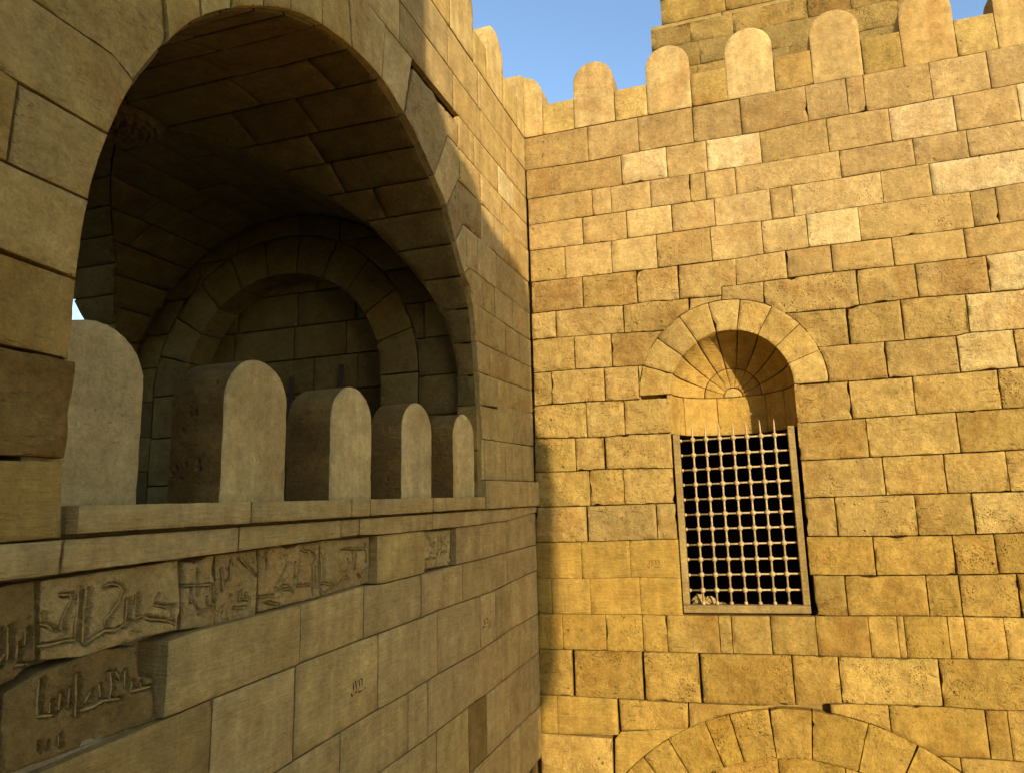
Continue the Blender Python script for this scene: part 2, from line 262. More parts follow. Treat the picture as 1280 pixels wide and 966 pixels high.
('V','l','m',0.008,[(-3.804,8.364),(-4.093,8.242),(-4.113,8.910),(-3.864,8.910)]),
('V','l','m',0.008,[(-4.093,8.242),(-4.307,8.095),(-4.367,8.910),(-4.113,8.910)]),
('V','l','m',0.008,[(-4.307,8.095),(-4.530,7.909),(-4.630,8.910),(-4.367,8.910)]),
('V','l','m',0.008,[(-4.530,7.909),(-4.708,7.728),(-4.928,8.910),(-4.630,8.910)]),
('V','l','m',0.008,[(-4.708,7.728),(-4.874,7.472),(-5.120,8.910),(-4.928,8.910)]),
('V','g','r',0.008,[(-4.874,7.472),(-5.004,7.200),(-5.116,7.265),(-5.430,7.266),(-5.713,7.267),(-5.713,8.910),(-5.120,8.910)]),
('V','n','m',0.008,[(-5.004,7.200),(-5.098,6.910),(-5.718,6.927),(-5.718,7.267),(-5.713,7.267),(-5.430,7.266),(-5.116,7.265)]),
('V','n','m',0.008,[(-5.098,6.910),(-5.159,6.603),(-5.463,6.612),(-5.454,6.920)]),
('V','y','m',0.008,[(-5.454,6.920),(-5.463,6.612),(-6.600,6.412),(-6.600,7.120)]),
('V','n','m',0.008,[(-5.159,6.603),(-5.174,6.281),(-6.600,6.391),(-6.600,6.646)]),
('V','y','m',0.008,[(-5.174,6.281),(-5.169,5.974),(-6.600,5.992),(-6.600,6.341)]),
('V','b','r',0.008,[(-5.169,5.974),(-5.182,5.609),(-6.600,5.609),(-6.600,5.992)]),
('V','y','s',0.008,[(-5.182,5.609),(-5.160,5.333),(-6.600,5.300),(-6.600,5.569)]),
('G','n','s',0.006,[(-5.153,5.450),(-4.309,5.450),(-4.309,5.342),(-5.153,5.342)]),
('G','n','s',0.006,[(-4.309,5.450),(-3.496,5.450),(-3.496,5.342),(-4.309,5.342)]),
('G','n','s',0.006,[(-3.496,5.450),(-3.298,5.450),(-3.298,5.342),(-3.496,5.342)]),
('G','n','s',0.006,[(-3.298,5.450),(-2.471,5.450),(-2.471,5.342),(-3.298,5.342)]),
('G','n','s',0.006,[(-2.471,5.450),(-2.266,5.450),(-2.266,5.342),(-2.471,5.342)]),
('G','n','s',0.006,[(-2.266,5.450),(-1.493,5.450),(-1.493,5.342),(-2.266,5.342)]),
('G','s','s',0.006,[(-1.481,5.594),(-1.450,5.594),(0.000,5.598),(0.000,5.335),(-1.481,5.335)]),
('H','n','s',0.006,[(-6.600,5.332),(-5.172,5.332),(-5.172,5.208),(-6.600,5.208)]),
('H','n','s',0.006,[(-5.172,5.332),(-4.346,5.332),(-4.346,5.216),(-5.172,5.208)]),
('H','n','s',0.006,[(-4.346,5.332),(-3.549,5.332),(-3.549,5.228),(-4.346,5.216)]),
('H','n','s',0.006,[(-3.549,5.332),(-3.362,5.332),(-3.362,5.230),(-3.549,5.228)]),
('H','n','s',0.006,[(-3.362,5.332),(-2.415,5.332),(-2.415,5.212),(-2.562,5.214),(-3.054,5.216),(-3.362,5.230)]),
('H','n','s',0.006,[(-2.415,5.332),(0.000,5.332),(0.000,5.264),(-0.163,5.264),(-0.812,5.215),(-1.797,5.207),(-2.415,5.212)]),
('L','l','s',0.006,[(-3.132,5.219),(-3.054,5.216),(-2.562,5.214),(-2.495,5.213),(-2.495,4.907),(-2.562,4.907),(-3.049,4.906),(-3.132,4.912)]),
('L','n','s',0.005,[(-1.983,5.209),(-1.797,5.207),(-1.436,5.210),(-1.436,4.910),(-1.882,4.913),(-1.983,4.912)]),
('L','n','s',0.005,[(-1.436,5.210),(-0.876,5.215),(-0.876,4.915),(-1.436,4.910)]),
('L','n','s',0.005,[(-0.876,5.215),(-0.812,5.215),(-0.163,5.264),(0.000,5.264),(0.000,4.921),(-0.166,4.921),(-0.876,4.915)]),
('L','n','s',0.006,[(-4.690,4.885),(-4.569,4.902),(-3.859,4.907),(-3.859,4.605),(-3.895,4.600),(-4.450,4.593),(-4.548,4.589),(-4.690,4.585)]),
('L','n','s',0.006,[(-3.859,4.907),(-3.273,4.923),(-3.273,4.608),(-3.859,4.605)]),
('L','n','s',0.006,[(-3.273,4.923),(-3.049,4.906),(-2.556,4.907),(-2.556,4.608),(-3.045,4.607),(-3.273,4.608)]),
('L','n','s',0.006,[(-2.556,4.907),(-1.871,4.913),(-1.871,4.611),(-2.319,4.615),(-2.556,4.608)]),
('L','n','s',0.006,[(-1.871,4.913),(-1.442,4.910),(-1.272,4.911),(-1.272,4.605),(-1.871,4.611)]),
('L','n','s',0.006,[(-1.272,4.911),(-0.873,4.915),(-0.873,4.622),(-1.272,4.605)]),
('L','n','s',0.006,[(-0.873,4.915),(-0.166,4.921),(0.000,4.921),(0.000,4.652),(-0.189,4.652),(-0.873,4.622)]),
('L','n','s',0.006,[(-5.900,4.565),(-5.292,4.565),(-5.200,4.568),(-5.200,4.231),(-5.900,4.231)]),
('L','y','s',0.006,[(-5.200,4.568),(-4.690,4.585),(-4.548,4.589),(-4.437,4.593),(-4.437,4.175),(-5.004,4.231),(-5.200,4.231)]),
('L','n','s',0.006,[(-4.437,4.593),(-3.891,4.601),(-3.891,4.141),(-4.026,4.134),(-4.437,4.175)]),
('L','n','s',0.006,[(-3.891,4.601),(-3.851,4.606),(-3.270,4.608),(-3.112,4.607),(-3.112,4.158),(-3.512,4.150),(-3.891,4.141)]),
('L','n','s',0.006,[(-3.112,4.607),(-3.045,4.607),(-2.540,4.608),(-2.312,4.615),(-2.312,4.165),(-2.761,4.154),(-3.038,4.154),(-3.112,4.158)]),
('L','n','s',0.006,[(-2.312,4.615),(-1.523,4.608),(-1.523,4.162),(-2.312,4.165)]),
('L','n','s',0.006,[(-1.523,4.608),(-1.257,4.605),(-1.173,4.609),(-1.173,4.178),(-1.523,4.162)]),
('L','n','s',0.006,[(-1.173,4.609),(-0.790,4.626),(-0.790,4.196),(-1.173,4.178)]),
('L','n','s',0.006,[(-0.790,4.626),(-0.189,4.652),(0.000,4.652),(0.000,4.200),(-0.151,4.200),(-0.790,4.196)]),
('L','n','s',0.006,[(-5.900,4.231),(-5.100,4.231),(-5.100,3.764),(-5.900,3.764)]),
('L','n','s',0.006,[(-5.100,4.231),(-5.004,4.231),(-4.500,4.181),(-4.500,3.764),(-5.100,3.764)]),
('L','n','s',0.006,[(-4.500,4.181),(-4.026,4.134),(-3.874,4.142),(-3.493,4.150),(-3.493,3.772),(-3.790,3.764),(-4.500,3.764)]),
('L','n','s',0.006,[(-3.493,4.150),(-3.103,4.158),(-3.038,4.154),(-2.739,4.155),(-2.739,3.782),(-3.033,3.785),(-3.493,3.772)]),
('L','n','s',0.006,[(-2.739,4.155),(-2.462,4.161),(-2.462,3.778),(-2.739,3.782)]),
('L','n','s',0.006,[(-2.462,4.161),(-2.305,4.165),(-1.678,4.162),(-1.678,3.787),(-1.800,3.785),(-2.462,3.778)]),
('L','n','s',0.006,[(-1.678,4.162),(-1.540,4.161),(-1.061,4.183),(-1.061,3.788),(-1.430,3.779),(-1.678,3.787)]),
('L','n','s',0.006,[(-1.061,4.183),(-0.772,4.197),(-0.151,4.200),(0.000,4.200),(0.000,3.810),(-0.083,3.810),(-1.061,3.788)]),
('L','n','s',0.007,[(-5.900,3.764),(-5.000,3.764),(-5.000,3.285),(-5.900,3.285)]),
('L','n','s',0.007,[(-5.000,3.764),(-4.200,3.764),(-4.200,3.285),(-5.000,3.285)]),
('L','n','s',0.007,[(-4.200,3.764),(-3.790,3.764),(-3.600,3.769),(-3.600,3.285),(-4.200,3.285)]),
('L','n','s',0.007,[(-3.600,3.769),(-3.033,3.785),(-2.732,3.782),(-2.449,3.778),(-2.331,3.779),(-2.331,3.285),(-3.600,3.285)]),
('L','l','s',0.007,[(-2.331,3.779),(-1.785,3.785),(-1.785,3.285),(-2.331,3.285)]),
('L','b','s',0.007,[(-1.785,3.785),(-1.662,3.787),(-1.420,3.779),(-1.420,3.285),(-1.785,3.285)]),
('L','n','s',0.007,[(-1.420,3.779),(-0.867,3.792),(-0.867,3.285),(-1.420,3.285)]),
('L','n','s',0.007,[(-0.867,3.792),(-0.083,3.810),(0.000,3.810),(0.000,3.285),(-0.867,3.285)]),
('L','n','s',0.009,[(-5.900,3.285),(-4.600,3.285),(-4.600,2.785),(-5.900,2.785)]),
('L','n','s',0.009,[(-4.600,3.285),(-3.400,3.285),(-3.400,2.785),(-4.600,2.785)]),
('L','n','s',0.009,[(-3.400,3.285),(-2.500,3.285),(-2.500,2.785),(-3.400,2.785)]),
('L','n','s',0.009,[(-2.500,3.285),(-1.700,3.285),(-1.700,2.785),(-2.500,2.785)]),
('L','n','s',0.009,[(-1.700,3.285),(-0.900,3.285),(-0.900,2.785),(-1.700,2.785)]),
('L','n','s',0.009,[(-0.900,3.285),(0.000,3.285),(0.000,2.785),(-0.900,2.785)]),
('I','b','r',0.009,[(-5.419,5.189),(-5.209,5.197),(-5.181,4.933),(-5.248,4.878),(-5.386,4.843)]),
('I','l','r',0.009,[(-5.196,5.195),(-4.619,5.207),(-4.599,4.911),(-4.767,4.915),(-5.031,4.899),(-5.172,4.921)]),
('I','n','r',0.009,[(-4.611,5.208),(-4.415,5.213),(-4.395,4.885),(-4.591,4.909)]),
('I','n','r',0.009,[(-4.411,5.213),(-4.148,5.215),(-4.130,4.877),(-4.391,4.888)]),
('I','l','r',0.009,[(-4.142,5.216),(-3.665,5.222),(-3.654,4.905),(-4.126,4.903)]),
('I','l','r',0.009,[(-3.658,5.222),(-3.149,5.214),(-3.143,4.923),(-3.646,4.904)]),
('I','n','r',0.012,[(-2.490,5.207),(-1.995,5.204),(-2.001,4.907),(-2.479,4.923)]),
('I','b','r',0.009,[(-5.282,4.847),(-5.172,4.889),(-4.938,4.912),(-4.783,4.894),(-4.767,4.775),(-4.706,4.751),(-4.690,4.572),(-5.274,4.582)]),
('I','y','m',0.009,[(-5.169,4.917),(-5.031,4.896),(-4.766,4.912),(-4.603,4.908),(-4.578,4.903),(-4.777,4.902),(-4.938,4.912),(-5.172,4.892)]),
('I','b','r',0.009,[(-5.404,4.802),(-5.299,4.847),(-5.278,4.619),(-5.383,4.590)]),
]
STROKES=[
('I1',0.02,[(-5.119,5.132),(-5.089,5.128),(-5.073,5.128),(-5.069,5.110),(-5.085,5.078),(-5.099,5.046),(-5.100,5.018),(-5.090,5.001)]),
('I1',0.02,[(-5.044,5.146),(-5.041,5.088),(-5.044,5.018),(-5.044,4.975)]),
('I1',0.02,[(-5.014,5.138),(-5.014,5.075),(-5.014,5.013),(-5.013,4.947)]),
('I1',0.02,[(-4.955,5.139),(-4.914,5.145),(-4.881,5.134),(-4.868,5.113),(-4.881,5.072),(-4.915,5.032),(-4.939,5.013),(-4.933,4.998)]),
('I1',0.02,[(-4.847,5.077),(-4.843,5.029),(-4.844,4.977)]),
('I1',0.02,[(-4.809,5.090),(-4.808,5.042),(-4.805,4.994)]),
('I1',0.02,[(-4.717,5.077),(-4.733,5.040),(-4.664,5.019),(-4.639,5.020)]),
('I1',0.02,[(-5.170,5.042),(-5.143,5.032),(-5.124,5.012)]),
('I1',0.02,[(-4.905,4.970),(-4.868,4.972)]),
('I1',0.02,[(-4.810,4.992),(-4.771,5.002),(-4.722,4.974)]),
('I1',0.02,[(-4.655,5.012),(-4.651,4.961)]),
('I1',0.02,[(-5.172,4.968),(-5.120,4.965),(-5.075,4.968),(-5.038,4.963)]),
('I1',0.02,[(-5.008,4.941),(-4.970,4.960),(-4.931,4.975),(-4.878,4.965),(-4.832,4.989)]),
('I1',0.02,[(-4.770,4.992),(-4.710,4.977),(-4.654,4.962),(-4.608,4.938)]),
('I1',0.02,[(-4.608,4.979),(-4.607,4.918)]),
('I1',0.02,[(-5.173,5.075),(-5.169,5.054)]),
('I2',0.014,[(-4.525,5.158),(-4.517,5.043)]),
('I2',0.014,[(-4.596,5.094),(-4.431,5.079)]),
('I2',0.014,[(-4.542,5.027),(-4.495,4.967),(-4.435,4.984)]),
('I2',0.014,[(-4.464,5.029),(-4.457,4.987)]),
('I2',0.014,[(-4.553,5.068),(-4.550,5.015)]),
('I2',0.014,[(-4.440,5.073),(-4.427,5.003)]),
('I2',0.014,[(-4.533,5.019),(-4.499,4.961)]),
('I3',0.014,[(-4.246,5.026),(-4.253,4.984),(-4.192,4.982)]),
('I3',0.014,[(-4.214,5.007),(-4.191,4.967)]),
('I3',0.014,[(-4.282,4.952),(-4.210,4.944)]),
('I3',0.014,[(-4.314,5.178),(-4.319,5.085)]),
('I3',0.014,[(-4.264,5.181),(-4.221,5.147),(-4.155,5.088)]),
('I3',0.014,[(-4.370,5.141),(-4.355,5.041)]),
('I4',0.014,[(-4.106,5.196),(-4.090,5.111)]),
('I4',0.014,[(-3.965,5.168),(-3.941,5.158),(-3.945,5.111),(-3.973,5.066),(-4.017,5.017)]),
('I4',0.014,[(-3.877,5.120),(-3.872,4.998)]),
('I4',0.014,[(-3.845,5.112),(-3.846,4.995)]),
('I4',0.014,[(-3.815,5.180),(-3.748,5.166),(-3.699,5.136),(-3.732,5.088)]),
('I4',0.014,[(-3.732,5.088),(-3.721,4.995)]),
('I4',0.014,[(-4.029,5.011),(-3.981,4.989),(-3.909,4.991),(-3.870,4.966)]),
('I4',0.014,[(-3.834,4.997),(-3.728,4.987),(-3.719,4.928)]),
('I4',0.014,[(-3.959,5.041),(-3.970,5.011),(-3.921,5.005)]),
('I4',0.014,[(-4.071,4.948),(-3.978,4.919)]),
('I4',0.014,[(-3.697,5.085),(-3.693,4.966)]),
('I4',0.014,[(-4.117,4.978),(-4.027,4.972)]),
('I5',0.014,[(-3.644,5.148),(-3.643,4.942)]),
('I5',0.014,[(-3.614,5.137),(-3.617,4.999)]),
('I5',0.014,[(-3.384,5.098),(-3.375,5.051),(-3.414,5.028)]),
('I5',0.014,[(-3.336,5.131),(-3.333,5.028)]),
('I5',0.014,[(-3.303,5.147),(-3.300,5.025)]),
('I5',0.014,[(-3.644,4.951),(-3.614,4.921),(-3.557,4.939),(-3.497,4.948),(-3.405,4.991),(-3.357,4.966)]),
('I5',0.014,[(-3.457,5.159),(-3.173,5.136)]),
('I5',0.014,[(-3.266,4.993),(-3.240,4.971),(-3.188,5.003),(-3.162,5.019)]),
('I5',0.014,[(-3.200,5.177),(-3.171,5.049)]),
('I5',0.014,[(-3.631,4.983),(-3.528,4.961)]),
('I6',0.012,[(-2.379,5.159),(-2.343,5.145),(-2.367,5.103),(-2.295,5.075),(-2.294,5.120)]),
('I6',0.012,[(-2.231,5.172),(-2.221,5.001)]),
('I6',0.012,[(-2.181,5.146),(-2.169,5.088),(-2.197,4.932)]),
('I6',0.012,[(-2.089,5.151),(-2.156,5.110),(-2.078,5.069),(-2.105,5.014)]),
('I6',0.012,[(-2.438,5.000),(-2.246,4.998),(-2.260,4.927)]),
('I6',0.012,[(-2.157,5.030),(-2.065,5.022)]),
('I6',0.012,[(-2.462,4.981),(-2.415,4.965),(-2.392,4.919)]),
('I6',0.012,[(-2.067,4.941),(-2.013,4.924)]),
('I6',0.012,[(-2.343,5.145),(-2.319,5.088)]),
('I7',0.02,[(-5.159,4.859),(-5.157,4.795),(-5.151,4.735)]),
('I7',0.02,[(-5.151,4.735),(-5.098,4.725)]),
('I7',0.02,[(-5.113,4.770),(-5.110,4.735)]),
('I7',0.02,[(-5.081,4.791),(-5.079,4.736)]),
('I7',0.02,[(-5.050,4.800),(-5.049,4.737)]),
('I7',0.02,[(-5.027,4.842),(-5.023,4.772),(-5.019,4.694)]),
('I7',0.02,[(-4.967,4.767),(-4.988,4.734)]),
('I7',0.02,[(-4.936,4.783),(-4.928,4.738)]),
('I7',0.02,[(-4.897,4.817),(-4.885,4.770),(-4.890,4.720)]),
('I7',0.02,[(-4.832,4.805),(-4.827,4.747)]),
('I7',0.02,[(-4.797,4.758),(-4.799,4.721),(-4.710,4.716)]),
('I7',0.02,[(-5.001,4.710),(-4.954,4.710),(-4.914,4.720),(-4.846,4.708)]),
('I7',0.02,[(-4.759,4.745),(-4.753,4.724)]),
('I7',0.02,[(-5.154,4.651),(-5.145,4.622)]),
('I7',0.02,[(-5.074,4.651),(-5.071,4.616)]),
('I7',0.02,[(-5.119,4.643),(-5.121,4.620)]),
('I7',0.02,[(-4.871,4.811),(-4.852,4.784)]),
('I0',0.02,[(-5.310,5.052),(-5.303,4.977)]),
('I0',0.02,[(-5.275,5.052),(-5.269,4.947)]),
('I0',0.02,[(-5.218,5.034),(-5.216,4.981)]),
('I0',0.02,[(-5.241,4.993),(-5.239,4.934)]),
('I0',0.02,[(-5.329,4.967),(-5.285,4.954),(-5.280,4.969)]),
('I0',0.02,[(-5.251,4.924),(-5.198,4.918)]),
('I0',0.02,[(-5.330,5.043),(-5.329,4.999)]),
('I0',0.02,[(-5.324,4.916),(-5.302,4.936),(-5.285,4.957)]),
]
DATES=[
(0,[(-3.377,4.384),(-3.372,4.342)]),
(0,[(-3.360,4.391),(-3.340,4.343)]),
(0,[(-3.338,4.383),(-3.341,4.380)]),
(0,[(-3.320,4.386),(-3.310,4.346)]),
(0,[(-3.301,4.388),(-3.287,4.381),(-3.284,4.348)]),
(0,[(-3.251,4.328),(-3.259,4.317)]),
(0,[(-3.395,4.330),(-3.386,4.309),(-3.377,4.316)]),
(0,[(-3.357,4.331),(-3.348,4.321),(-3.340,4.326)]),
(0,[(-3.327,4.324),(-3.313,4.315),(-3.278,4.315)]),
(1,[(1.227,4.743),(1.233,4.698)]),
(1,[(1.251,4.743),(1.266,4.695)]),
(1,[(1.268,4.740),(1.278,4.735)]),
(1,[(1.294,4.742),(1.301,4.697)]),
(1,[(1.312,4.740),(1.327,4.732),(1.336,4.697)]),
(1,[(1.208,4.686),(1.214,4.663),(1.227,4.663),(1.233,4.681)]),
(1,[(1.247,4.688),(1.259,4.675)]),
(1,[(1.278,4.680),(1.298,4.668),(1.337,4.672),(1.345,4.679)]),
(1,[(1.358,4.684),(1.363,4.679)]),
(0,[(-1.446,4.402),(-1.437,4.379),(-1.416,4.353)]),
(0,[(-1.404,4.382),(-1.398,4.399),(-1.370,4.397),(-1.361,4.364),(-1.388,4.358)]),
(0,[(-1.476,4.347),(-1.438,4.336),(-1.395,4.330)]),
(0,[(-1.476,4.343),(-1.461,4.318)]),
(0,[(-1.333,4.350),(-1.329,4.320),(-1.363,4.318)]),
(0,[(-1.010,3.137),(-1.012,3.093)]),
(0,[(-0.962,3.133),(-0.926,3.115)]),
(0,[(-1.009,3.080),(-1.025,3.053)]),
(0,[(-0.914,3.073),(-0.907,3.060)]),
(0,[(-0.987,3.094),(-0.987,3.084)]),
(0,[(-0.947,3.135),(-0.957,3.101)]),
]
# ------------------------------------------------------------------ helpers
def tag(o, label=None, cat=None, group=None, kind=None):
    if label: o['label'] = label
    if cat: o['category'] = cat
    if group: o['group'] = group
    if kind: o['kind'] = kind
    return o
def thing(name, loc, label, cat):
    o = bpy.data.objects.new(name, None); COL.objects.link(o); o.location = loc
    o.empty_display_size = 0.3
    return tag(o, label, cat, kind='thing')
ROOT_LOC = {}
def link(name, me, mat, parent=None, color=(1, 1, 1)):
    o = bpy.data.objects.new(name, me); COL.objects.link(o)
    if not me.materials: me.materials.append(mat)
    o.color = (*color, 1)
    if parent is not None:
        o.parent = parent
        p = parent
        off = Vector((0, 0, 0))
        while p is not None:
            off += p.location if p.type == 'EMPTY' else Vector((0, 0, 0)); p = p.parent
        if parent.type == 'EMPTY': o.matrix_parent_inverse = Matrix.Translation(-off)
    return o
def mesh_from(name, verts, faces, smooth=None):
    me = bpy.data.meshes.new(name); me.from_pydata([tuple(v) for v in verts], [], faces)
    if smooth is True: me.polygons.foreach_set('use_smooth', [True] * len(me.polygons))
    elif smooth is not None: me.polygons.foreach_set('use_smooth', smooth)
    me.update(); return me
def box_vf(lo, hi):
    (a, b, c), (d, e, f) = lo, hi
    v = [(a, b, c), (d, b, c), (d, e, c), (a, e, c), (a, b, f), (d, b, f), (d, e, f), (a, e, f)]
    fs = [(0, 3, 2, 1), (4, 5, 6, 7), (0, 1, 5, 4), (1, 2, 6, 5), (2, 3, 7, 6), (3, 0, 4, 7)]
    return v, fs
def boxes(name, bl, mat, parent, color=(1, 1, 1)):
    V, Fc = [], []
    for lo, hi in bl:
        v, f = box_vf(lo, hi); n = len(V); V += v; Fc += [tuple(i + n for i in q) for q in f]
    return link(name, mesh_from(name, V, Fc), mat, parent, color)
def area(p): return 0.5 * sum(p[i - 1][0] * p[i][1] - p[i][0] * p[i - 1][1] for i in range(len(p)))
def dens(p, d):
    out = []
    for i in range(len(p)):
        a, b = p[i], p[(i + 1) % len(p)]; n = max(1, int(math.ceil(math.dist(a, b) / d)))
        out += [(a[0] + (b[0] - a[0]) * k / n, a[1] + (b[1] - a[1]) * k / n) for k in range(n)]
    return out
def cleanp(p, eps=0.004):
    out = []
    for q in p:
        if not out or math.dist(q, out[-1]) > eps: out.append(q)
    while len(out) > 2 and math.dist(out[0], out[-1]) <= eps: out.pop()
    return out
def push_out(p, c, r):
    return cleanp([(x, y) if (d := math.hypot(x - c[0], y - c[1])) >= r or d < 1e-6 else (c[0] + (x - c[0]) * r / d, c[1] + (y - c[1]) * r / d) for x, y in dens(p, 0.05)])
def push_in(p, c, r):
    return cleanp([(x, y) if (d := math.hypot(x - c[0], y - c[1])) <= r else (c[0] + (x - c[0]) * r / d, c[1] + (y - c[1]) * r / d) for x, y in dens(p, 0.05)])
def inset(p, d):
    n = len(p); out = []
    for i in range(n):
        a, b, c = p[i - 1], p[i], p[(i + 1) % n]
        u = (b[0] - a[0], b[1] - a[1]); w = (c[0] - b[0], c[1] - b[1])
        lu, lw = math.hypot(*u) or 1, math.hypot(*w) or 1
        n1 = (-u[1] / lu, u[0] / lu); n2 = (-w[1] / lw, w[0] / lw)
        m = (n1[0] + n2[0], n1[1] + n2[1]); k = 1 + n1[0] * n2[0] + n1[1] * n2[1]
        k = max(k, 0.35)
        out.append((b[0] + m[0] / k * d, b[1] + m[1] / k * d))
    return out
def inside(p, x, y):
    c = False; j = len(p) - 1
    for i in range(len(p)):
        if (p[i][1] > y) != (p[j][1] > y) and x < (p[j][0] - p[i][0]) * (y - p[i][1]) / (p[j][1] - p[i][1]) + p[i][0]: c = not c
        j = i
    return c
def edist(p, x, y):
    m = 9
    for i in range(len(p)):
        a, b = p[i - 1], p[i]; dx, dy = b[0] - a[0], b[1] - a[1]; L2 = dx * dx + dy * dy or 1e-9
        t = max(0, min(1, ((x - a[0]) * dx + (y - a[1]) * dy) / L2)); m = min(m, math.hypot(x - a[0] - t * dx, y - a[1] - t * dy))
    return m
KIND = dict(  # roughness amplitude, edge jitter, chamfer, proudness
    r=(0.021, 0.0035, 0.003, 0.006), m=(0.007, 0.0022, 0.002, 0.0035), s=(0.0025, 0.002, 0.002, 0.002), p=(0.004, 0.003, 0.005, 0.0), t=(0.0015, 0.0008, 0.0008, 0.0008))
def stone_mesh(name, poly, fmap, kind='m', gap=0.009, depth=0.1, cell=0.05, base=0.0, back=False, amp=None, chip=None, carve=None):
    A, J, CH, PR = KIND[kind]
    if amp is not None: A = amp
    if area(poly) < 0: poly = poly[::-1]
    poly = cleanp(poly, 0.006)
    if len(poly) < 3 or area(poly) < 0.003: return None
    sd = random.random() * 50
    p = inset(poly, gap * (.4 if gap >= .0099 else random.choice((.03, .08, .15, .22, .3))) if kind in 'rm' else gap * .3)
    # rounded / knocked corners and jittered edges
    pts = []
    n = len(p)
    for i in range(n):
        a, b, c = p[i - 1], p[i], p[(i + 1) % n]
        la, lc = math.dist(a, b), math.dist(b, c)
        u = ((b[0]-a[0])/la, (b[1]-a[1])/la); w = ((c[0]-b[0])/lc, (c[1]-b[1])/lc)
        if u[0]*w[0] + u[1]*w[1] < 0.7 and min(la, lc) > 0.06:
            r = J * random.uniform(0.5, 1.6) if random.random() < .85 else J * random.uniform(2.5, 6)
            r = min(r, 0.35 * la, 0.35 * lc)
            pts += [(b[0]-u[0]*r, b[1]-u[1]*r), (b[0]+(w[0]-u[0])*r*.3, b[1]+(w[1]-u[1])*r*.3), (b[0]+w[0]*r, b[1]+w[1]*r)]
        else: pts.append(b)
    ring = dens(cleanp(pts, 0.003), cell)
    nr = len(ring)
    nin = []
    for i in range(nr):
        a, c = ring[i - 1], ring[(i + 1) % nr]; tx, ty = c[0]-a[0], c[1]-a[1]; l = math.hypot(tx, ty) or 1
        nin.append((-ty / l, tx / l))
    jit = [(0.5 + 0.5 * noise.noise(Vector((q[0]*14 + sd, q[1]*14, sd)))) * J * 1.6 + 0.5 * J * random.random() for q in ring]
    if kind in 'rm' and gap < .02:
        for _ in range(random.choice((0, 0, 0, 0, 1, 1, 2) if kind == 'r' else (0, 0, 0, 0, 0, 1))):
            ci = random.randrange(nr); cr = random.uniform(.03, .09); cd = random.uniform(.008, .022)
            for k in range(nr):
                dd = math.dist(ring[k], ring[ci]) / cr
                if dd < 1: jit[k] += cd * (1 - dd * dd) * random.uniform(.6, 1.2)
    ring = [(q[0] + m[0]*j, q[1] + m[1]*j) for q, m, j in zip(ring, nin, jit)]
    cw = CH * 1.3
    ring2 = [(q[0] + m[0]*cw, q[1] + m[1]*cw) for q, m in zip(ring, nin)]
    ring2 = [q for q in ring2 if inside(ring, *q) and edist(ring, *q) > cw * 0.7]
    xs = [q[0] for q in ring]; ys = [q[1] for q in ring]
    gi = []
    y = min(ys) + cell * .6; k = 0
    while y < max(ys):
        x = min(xs) + (cell * .5 if k % 2 else cell * .95)
        while x < max(xs):
            q = (x + random.uniform(-.22, .22) * cell, y + random.uniform(-.22, .22) * cell)
            if inside(ring, *q) and edist(ring, *q) > cw + cell * .45: gi.append(q)
            x += cell
        y += cell * .9; k += 1
    allp = [Vector(q) for q in ring + ring2 + gi]
    ed = [(i, (i + 1) % nr) for i in range(nr)]
    try:
        v2, e2, f2, ov, oe, of = delaunay_2d_cdt(allp, ed, [], 1, 1e-5)
    except Exception:
        return None
    hs = []
    tx, ty = random.uniform(-.012, .012), random.uniform(-.012, .012)
    cx, cy = sum(xs)/nr, sum(ys)/nr
    pr = base + random.uniform(-PR, PR)
    V = []
    for q, o in zip(v2, ov):
        edge = bool(o) and o[0] < nr
        x, y = q
        if edge: h = -CH * random.uniform(.6, 1.5)
        else:
            h = A * (noise.noise(Vector((x*4 + sd, y*4, sd*.3))) * .8 + noise.noise(Vector((x*10, y*10 + sd, 7))) * .6 + (.25 - abs(noise.noise(Vector((x*17 + sd, y*25, 3))))) * .75)
            if not (bool(o) and o[0] < nr + len(ring2)): h += A * .25
            if carve: h += carve(x, y)
            if chip:
                for (hx, hy, hr, hd) in chip:
                    d = math.hypot(x - hx, y - hy) / hr
                    if d < 1: h -= hd * (1 - d * d)
        h += pr
        if kind in 'rm' : h += (x - cx) * tx + (y - cy) * ty
        V.append(fmap(x, y, h))
    Fc = [tuple(f) for f in f2]
    # orient outwards
    a, b, c = (Vector(V[i]) for i in Fc[0][:3]); P0 = v2[Fc[0][0]]
    N = Vector(fmap(P0[0], P0[1], 1.0)) - Vector(fmap(P0[0], P0[1], 0.0))
    flip = (b - a).cross(c - a).dot(N) < 0
    if flip: Fc = [f[::-1] for f in Fc]
    nf = len(Fc)
    # skirts
    from collections import Counter
    cnt = Counter()
    for f in Fc:
        for i in range(len(f)): cnt[(f[i], f[(i+1) % len(f)])] += 1
    bd = [e for e in cnt if (e[1], e[0]) not in cnt]
    bk = {}
    for e in bd:
        for i in e:
            if i not in bk:
                q = v2[i]; bk[i] = len(V); V.append(fmap(q[0], q[1], base - depth))
    for i, j in bd: Fc.append((j, i, bk[i], bk[j]))
    if back:
        nxt = {bk[j]: bk[i] for i, j in bd}; st = next(iter(nxt)); loop = [st]
        while nxt[loop[-1]] != st and len(loop) < 5000: loop.append(nxt[loop[-1]])
        Fc.append(tuple(loop))
    return mesh_from(name, V, Fc, [True] * nf + [False] * (len(Fc) - nf))
def fR(y0=0.0): return lambda u, v, h: (u, y0 - h, v)
def fL(x0=0.0): return lambda u, v, h: (x0 + h, u, v)
